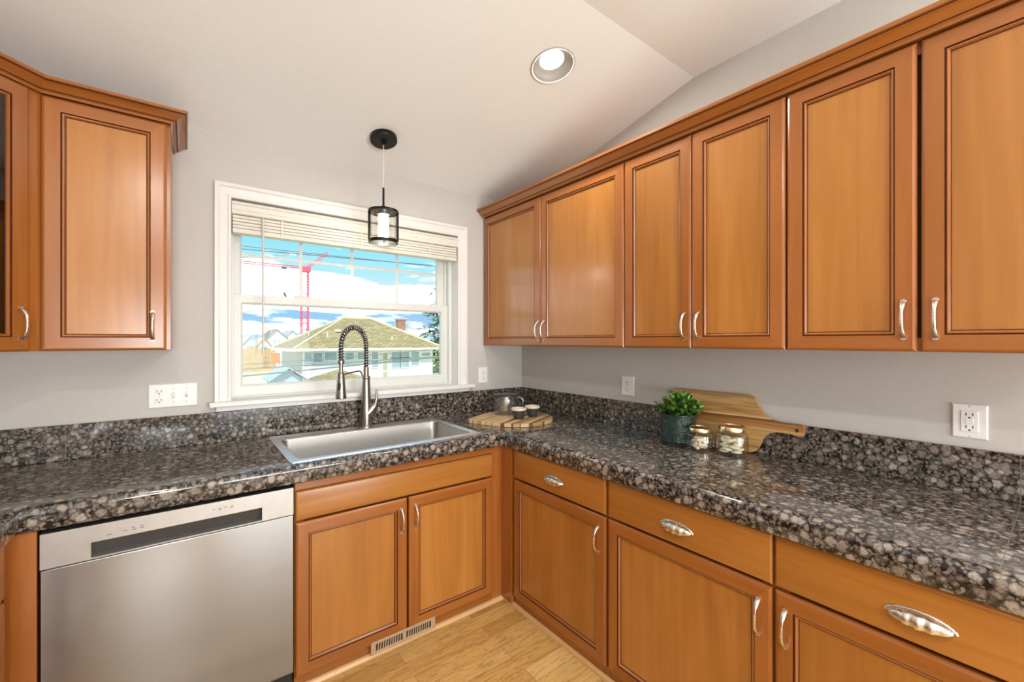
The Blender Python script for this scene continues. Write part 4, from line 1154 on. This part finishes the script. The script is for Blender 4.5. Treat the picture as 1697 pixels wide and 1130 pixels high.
for z0, z1 in ((.32, .72), (-.30, .22), (-.95, -.40)): M().box(7.18, 7.46, hy0-.046, hy0-.036, z0, z1).build('pane', plain('door_pane', (.42, .44, .30), .2, noise=.1, nscale=4), f)
m = M(); m.tube([(2.90, 21.92, .80), (2.90, 21.92, GZ)], .04, 6); m.tube([(2.37, 21.46, .92), (10.9, 21.46, .92)], .06, 6)
m.build('gutter', WTRIM, t)
BRICK = plain('chimney_brick', (.42, .22, .16), .9, noise=.25, nscale=9)
m = M(); m.box(10.10, 10.62, 26.7, 27.2, 0.4, 2.96); m.box(10.06, 10.66, 26.66, 27.24, 2.86, 2.99); m.build('chimney', BRICK, t)
m = M(); m.lathe([(.17, -.02), (.17, .05), (.13, .09), (.001, .10)], (5.0, 23.25, 1.96), 20); m.build('roof_vent', WTRIM, t)
for x, y, z in ((4.3, 22.7, 1.66), (7.9, 22.4, 1.5), (3.7, 24.5, 1.72)):
    M().lathe([(.03, -.05), (.03, .22)], (x, y, z-.02), 8, 0, False, True).build('roof_pipe', WTRIM, t)
t = thing('porch_building', (3.9, 19.6, GZ), 'low outbuilding with a small tan hipped roof in front of the pale house', 'outbuilding')
M().box(2.75, 5.45, 18.4, 21.0, GZ, -.66).build('porch_walls', SIDING, t)
m = M(); hip(m, 2.55, 5.65, 18.2, 21.2, -.62, -.02, .1); m.build('hip_roof', [SHING, WTRIM], t)
t = thing('garden_shed', (1.6, 19.5, GZ), 'small blue-grey gabled shed in the yard beside the pale house', 'shed')
SHB = plain('blue_grey_board', (.36, .46, .56), .7, noise=.08, nscale=4)
m = M(); m.loops([[(1.05, y, GZ), (2.25, y, GZ), (2.25, y, -.30), (1.65, y, .12), (1.05, y, -.30)] for y in (18.8, 20.6)], 0, True, 0, 0); m.build('shed_walls', SHB, t)
m = M()
for sx in (-1, 1):
    m.hexa([(1.65, 18.55, .17), (1.65+sx*.78, 18.55, -.37), (1.65+sx*.78, 20.85, -.37), (1.65, 20.85, .17), (1.65, 18.55, .23), (1.65+sx*.78, 18.55, -.31), (1.65+sx*.78, 20.85, -.31), (1.65, 20.85, .23)])
m.build('shed_roof', plain('slate_blue_roof', (.36, .43, .50), .8, noise=.1, nscale=5), t)
# far houses
def far_house(x0, x1, y, zw, zr, label, col, rcol, dep=9):
    t = thing('distant_house', ((x0+x1)/2, y+dep/2, GZ), label, 'house', 'distant houses beyond the fence')
    m = M(); xm = (x0+x1)/2
    m.loops([[(x0, yy, GZ), (x1, yy, GZ), (x1, yy, zw), (xm, yy, zr), (x0, yy, zw)] for yy in (y, y+dep)], 0, True, 0, 0); m.build('house_walls', plain('far_wall', col, .8, noise=.04, nscale=2), t)
    m = M()
    for sx in (-1, 1):
        hw = (x1-x0)/2+.3; sl_ = (zr-zw)/((x1-x0)/2)
        m.hexa([(xm, y-.3, zr+.03), (xm+sx*hw, y-.3, zr-hw*sl_+.03), (xm+sx*hw, y+dep, zr-hw*sl_+.03), (xm, y+dep, zr+.03), (xm, y-.3, zr+.18), (xm+sx*hw, y-.3, zr-hw*sl_+.18), (xm+sx*hw, y+dep, zr-hw*sl_+.18), (xm, y+dep, zr+.18)])
    m.build('house_roof', plain('far_roof', rcol, .85, noise=.1, nscale=2), t)
    for k in range(2):
        wx = xm+(-.25+.5*k)*(x1-x0)/2
        M().box(wx-.18, wx+.18, y-.03, y+.02, zw-.9, zw-.2).build('house_window', WGL, t)
far_house(8.9, 11.9, 80, 1.9, 3.3, 'white gabled house on the skyline, behind the left slope of the tan roof', (.82, .82, .82), (.30, .27, .25))
far_house(13.9, 16.4, 93, 2.18, 3.41, 'white distant house just left of the red crane mast', (.80, .80, .80), (.35, .35, .36))
far_house(5.2, 7.3, 78, .9, 2.1, 'small pale house farthest left on the skyline', (.66, .74, .78), (.55, .56, .55))
far_house(5.9, 7.5, 66, .84, 1.77, 'small cream house behind the blind wand on the skyline', (.78, .74, .64), (.52, .45, .36), 6)
FEN = plain('cedar_fence', (.50, .36, .20), .85, noise=.2, nscale=3)
t = thing('wooden_fence', (4.2, 50, GZ), 'tan board fence at the far end of the dry lawn', 'fence')
m = M()
for k in range(24):
    x = 2.2+.15*k; m.box(x, x+.14, 50, 50.03, GZ, .62+.02*(k % 2))
m.build('boards', FEN, t)
for x in (2.2, 3.4, 4.6, 5.7): M().box(x-.06, x+.06, 50.03, 50.15, GZ, .72).build('post', FEN, t)
m = M(); m.box(5.25, 6.05, 48.9, 49.2, -.95, .12); m.box(5.3, 5.38, 48.95, 49.15, GZ, -.95); m.box(5.92, 6.0, 48.95, 49.15, GZ, -.95)
simple('orange_hoarding', m, plain('orange_panel', (.80, .22, .06), .6, noise=.15, nscale=4), 'orange panel standing by the fence left of the pale house', 'panel')
# tower crane
RED = plain('crane_red', (.70, .10, .17), .5, noise=.1)  # red paled towards pink to give distance haze
t = thing('tower_crane', (22.9, 120, GZ), 'red lattice tower crane rising above the far rooftops', 'crane')
def lattice(m, P, Q, w, n, r):
    P, Q = Vector(P), Vector(Q); d = (Q-P).normalized()
    a = d.cross(Vector((0, 1, 0))).normalized(); b_ = d.cross(a).normalized()
    cs = [(a*sx+b_*sy)*w/2 for sx, sy in ((-1, -1), (1, -1), (1, 1), (-1, 1))]
    for c_ in cs: m.tube([P+c_, Q+c_], r, 4)
    for k in range(n):
        p0 = P.lerp(Q, k/n); p1 = P.lerp(Q, (k+1)/n)
        for i in range(4):
            j = (i+1) % 4
            m.tube([p0+cs[i], p1+cs[j]], r*.4, 4); m.tube([p0+cs[i], p0+cs[j]], r*.4, 4)
m = M(); lattice(m, (22.9, 120, GZ), (22.9, 120, 20.2), 1.6, 14, .13); m.build('mast', RED, t)
m = M(); lattice(m, (22.9, 120, 20.6), (6.5, 120, 20.6), .5, 16, .055); m.build('jib', RED, t)
m = M(); lattice(m, (22.9, 120, 20.2), (28.6, 120, 25.2), .55, 8, .08); m.build('tower_head', RED, t)
M().box(22.0, 24.2, 119, 121, 19.6, 20.9).build('operator_cab', RED, t)
CABLE = plain('dark_cable', (.10, .11, .12), .6, noise=.1)
m = M(); m.box(17.5, 18.6, 119.6, 120.4, 19.9, 20.3); m.tube([(18.0, 120, 20.0), (18.0, 120, 13.8)], .05, 4); m.tube([(18.0, 120, 13.8), (18.6, 120, 12.4)], .28, 5); m.build('hook_block', CABLE, t)
m = M(); m.tube([(28.6, 120, 25.2), (8.0, 120, 21.6)], .05, 4); m.build('tie_cable', RED, t)
# overhead wires
def wire(P, Q, sag, r, mat, label):
    P, Q = Vector(P), Vector(Q)
    m = M(); m.tube([P.lerp(Q, k/16)-Vector((0, 0, sag*4*(k/16)*(1-k/16))) for k in range(17)], r, 6)
    simple('overhead_wire', m, mat, label, 'wire', 'overhead wires outside the window', smooth=60)
LC = plain('pale_cable', (.20, .21, .21), .5, noise=.1)
wire((-6.0, 11, .15), (16.0, 11, 1.64), .06, .022, LC, 'lowest pale cable crossing in front of the house, rising to the right')
wire((-6.0, 12, .42), (16.0, 12, 1.30), .06, .016, LC, 'middle pale cable crossing the house below its eaves')
wire((-6.0, 13, .50), (16.0, 13, 2.10), .30, .014, LC, 'thin pale cable rising over the right end of the tan roof')
wire((-8.0, 15, 4.45), (18.0, 15, 5.25), .10, .014, CABLE, 'lower dark wire across the blue sky')
wire((-8.0, 16.5, 4.98), (18.0, 16.5, 5.28), .10, .012, CABLE, 'upper dark wire across the blue sky')
# trees
def leaf_mat2(name, a, b_):
    m, nt, bb = new_mat(name)
    geo = nt.nodes.new('ShaderNodeNewGeometry')
    r = ramp(nt, [(0, a), (1, b_)], geo.outputs['Random Per Island']); nt.links.new(r.outputs[0], bb.inputs['Base Color']); bb.inputs['Roughness'].default_value = .8
    return m
BARK = plain('bark', (.22, .17, .12), .9, noise=.3, nscale=6)
t = thing('conifer_tree', (21.6, 40, GZ), 'tall blue-green conifer behind the right end of the house', 'tree')
m = M(); m.tube([(21.6, 40, GZ), (21.6, 40, 12.4)], [.30, .05], 8); m.build('trunk', BARK, t)
rt_ = random.Random(5); m = M()
for k in range(240):
    f = rt_.random()**.8; z = 12.3-13.0*f; L_ = .35+4.6*f*rt_.uniform(.55, 1.05); az = rt_.uniform(0, 2*PI)
    d_ = Vector((math.cos(az), math.sin(az), 0)); p0 = Vector((21.6, 40, z))
    nseg = max(3, int(L_*4.5))
    for q_ in range(nseg):
        s = (q_+.6)/nseg
        p = p0+d_*L_*s+Vector((0, 0, -.25*L_*s*s+.05*L_))
        for w_ in range(3):
            dd = d_*.8+Vector((rt_.uniform(-.9, .9), rt_.uniform(-.9, .9), rt_.uniform(-.5, .25)))
            leaf(m, p+Vector((rt_.uniform(-.15, .15), rt_.uniform(-.15, .15), rt_.uniform(-.1, .1))), dd, Vector((0, 0, 1)), rt_.uniform(.4, .7), rt_.uniform(.14, .26))
m.build('foliage', leaf_mat2('conifer_needles', (.10, .21, .18), (.34, .50, .38)), t)
t = thing('bare_tree', (15.4, 38, GZ), 'leafless pale tree standing behind the ridge of the tan roof', 'tree')
m = M(); rt_ = random.Random(9)
def branch(p, d_, L_, r, depth):
    q_ = p+d_*L_; m.tube([p, p.lerp(q_, .5)+Vector((rt_.uniform(-.06, .06), 0, 0))*L_, q_], [r, r*.8, r*.6], 5)
    if depth:
        for k in range(3): branch(q_ if k else p.lerp(q_, .6), (d_+Vector((rt_.uniform(-.7, .7), rt_.uniform(-.7, .7), rt_.uniform(-.1, .4)))).normalized(), L_*.68, r*.6, depth-1)
branch(Vector((15.4, 38, GZ)), Vector((0, 0, 1)), 2.0, .16, 5)
m.build('branches', plain('pale_bark', (.52, .46, .38), .9, noise=.2, nscale=4), t)
t = thing('yellow_shrub', (12.3, 23.6, GZ), 'pale yellow-green shrub beside the right-hand corner of the house', 'shrub')
m = M(); rt_ = random.Random(2)
for k in range(900):
    v = Vector([max(-2.1, min(2.1, rt_.gauss(0, 1)))*q_ for q_ in (.42, .4, .7)])
    leaf(m, Vector((12.3, 23.6, -.35))+v, Vector((rt_.uniform(-1, 1), rt_.uniform(-1, 1), rt_.uniform(-.3, 1))), Vector((0, 0, 1)), .22, .12)
m.build('foliage', leaf_mat2('yellow_leaves', (.28, .32, .08), (.66, .62, .30)), t)
m = M(); m.tube([(12.3, 23.6, GZ), (12.3, 23.6, -.2)], .06, 6); m.build('stem', BARK, t)
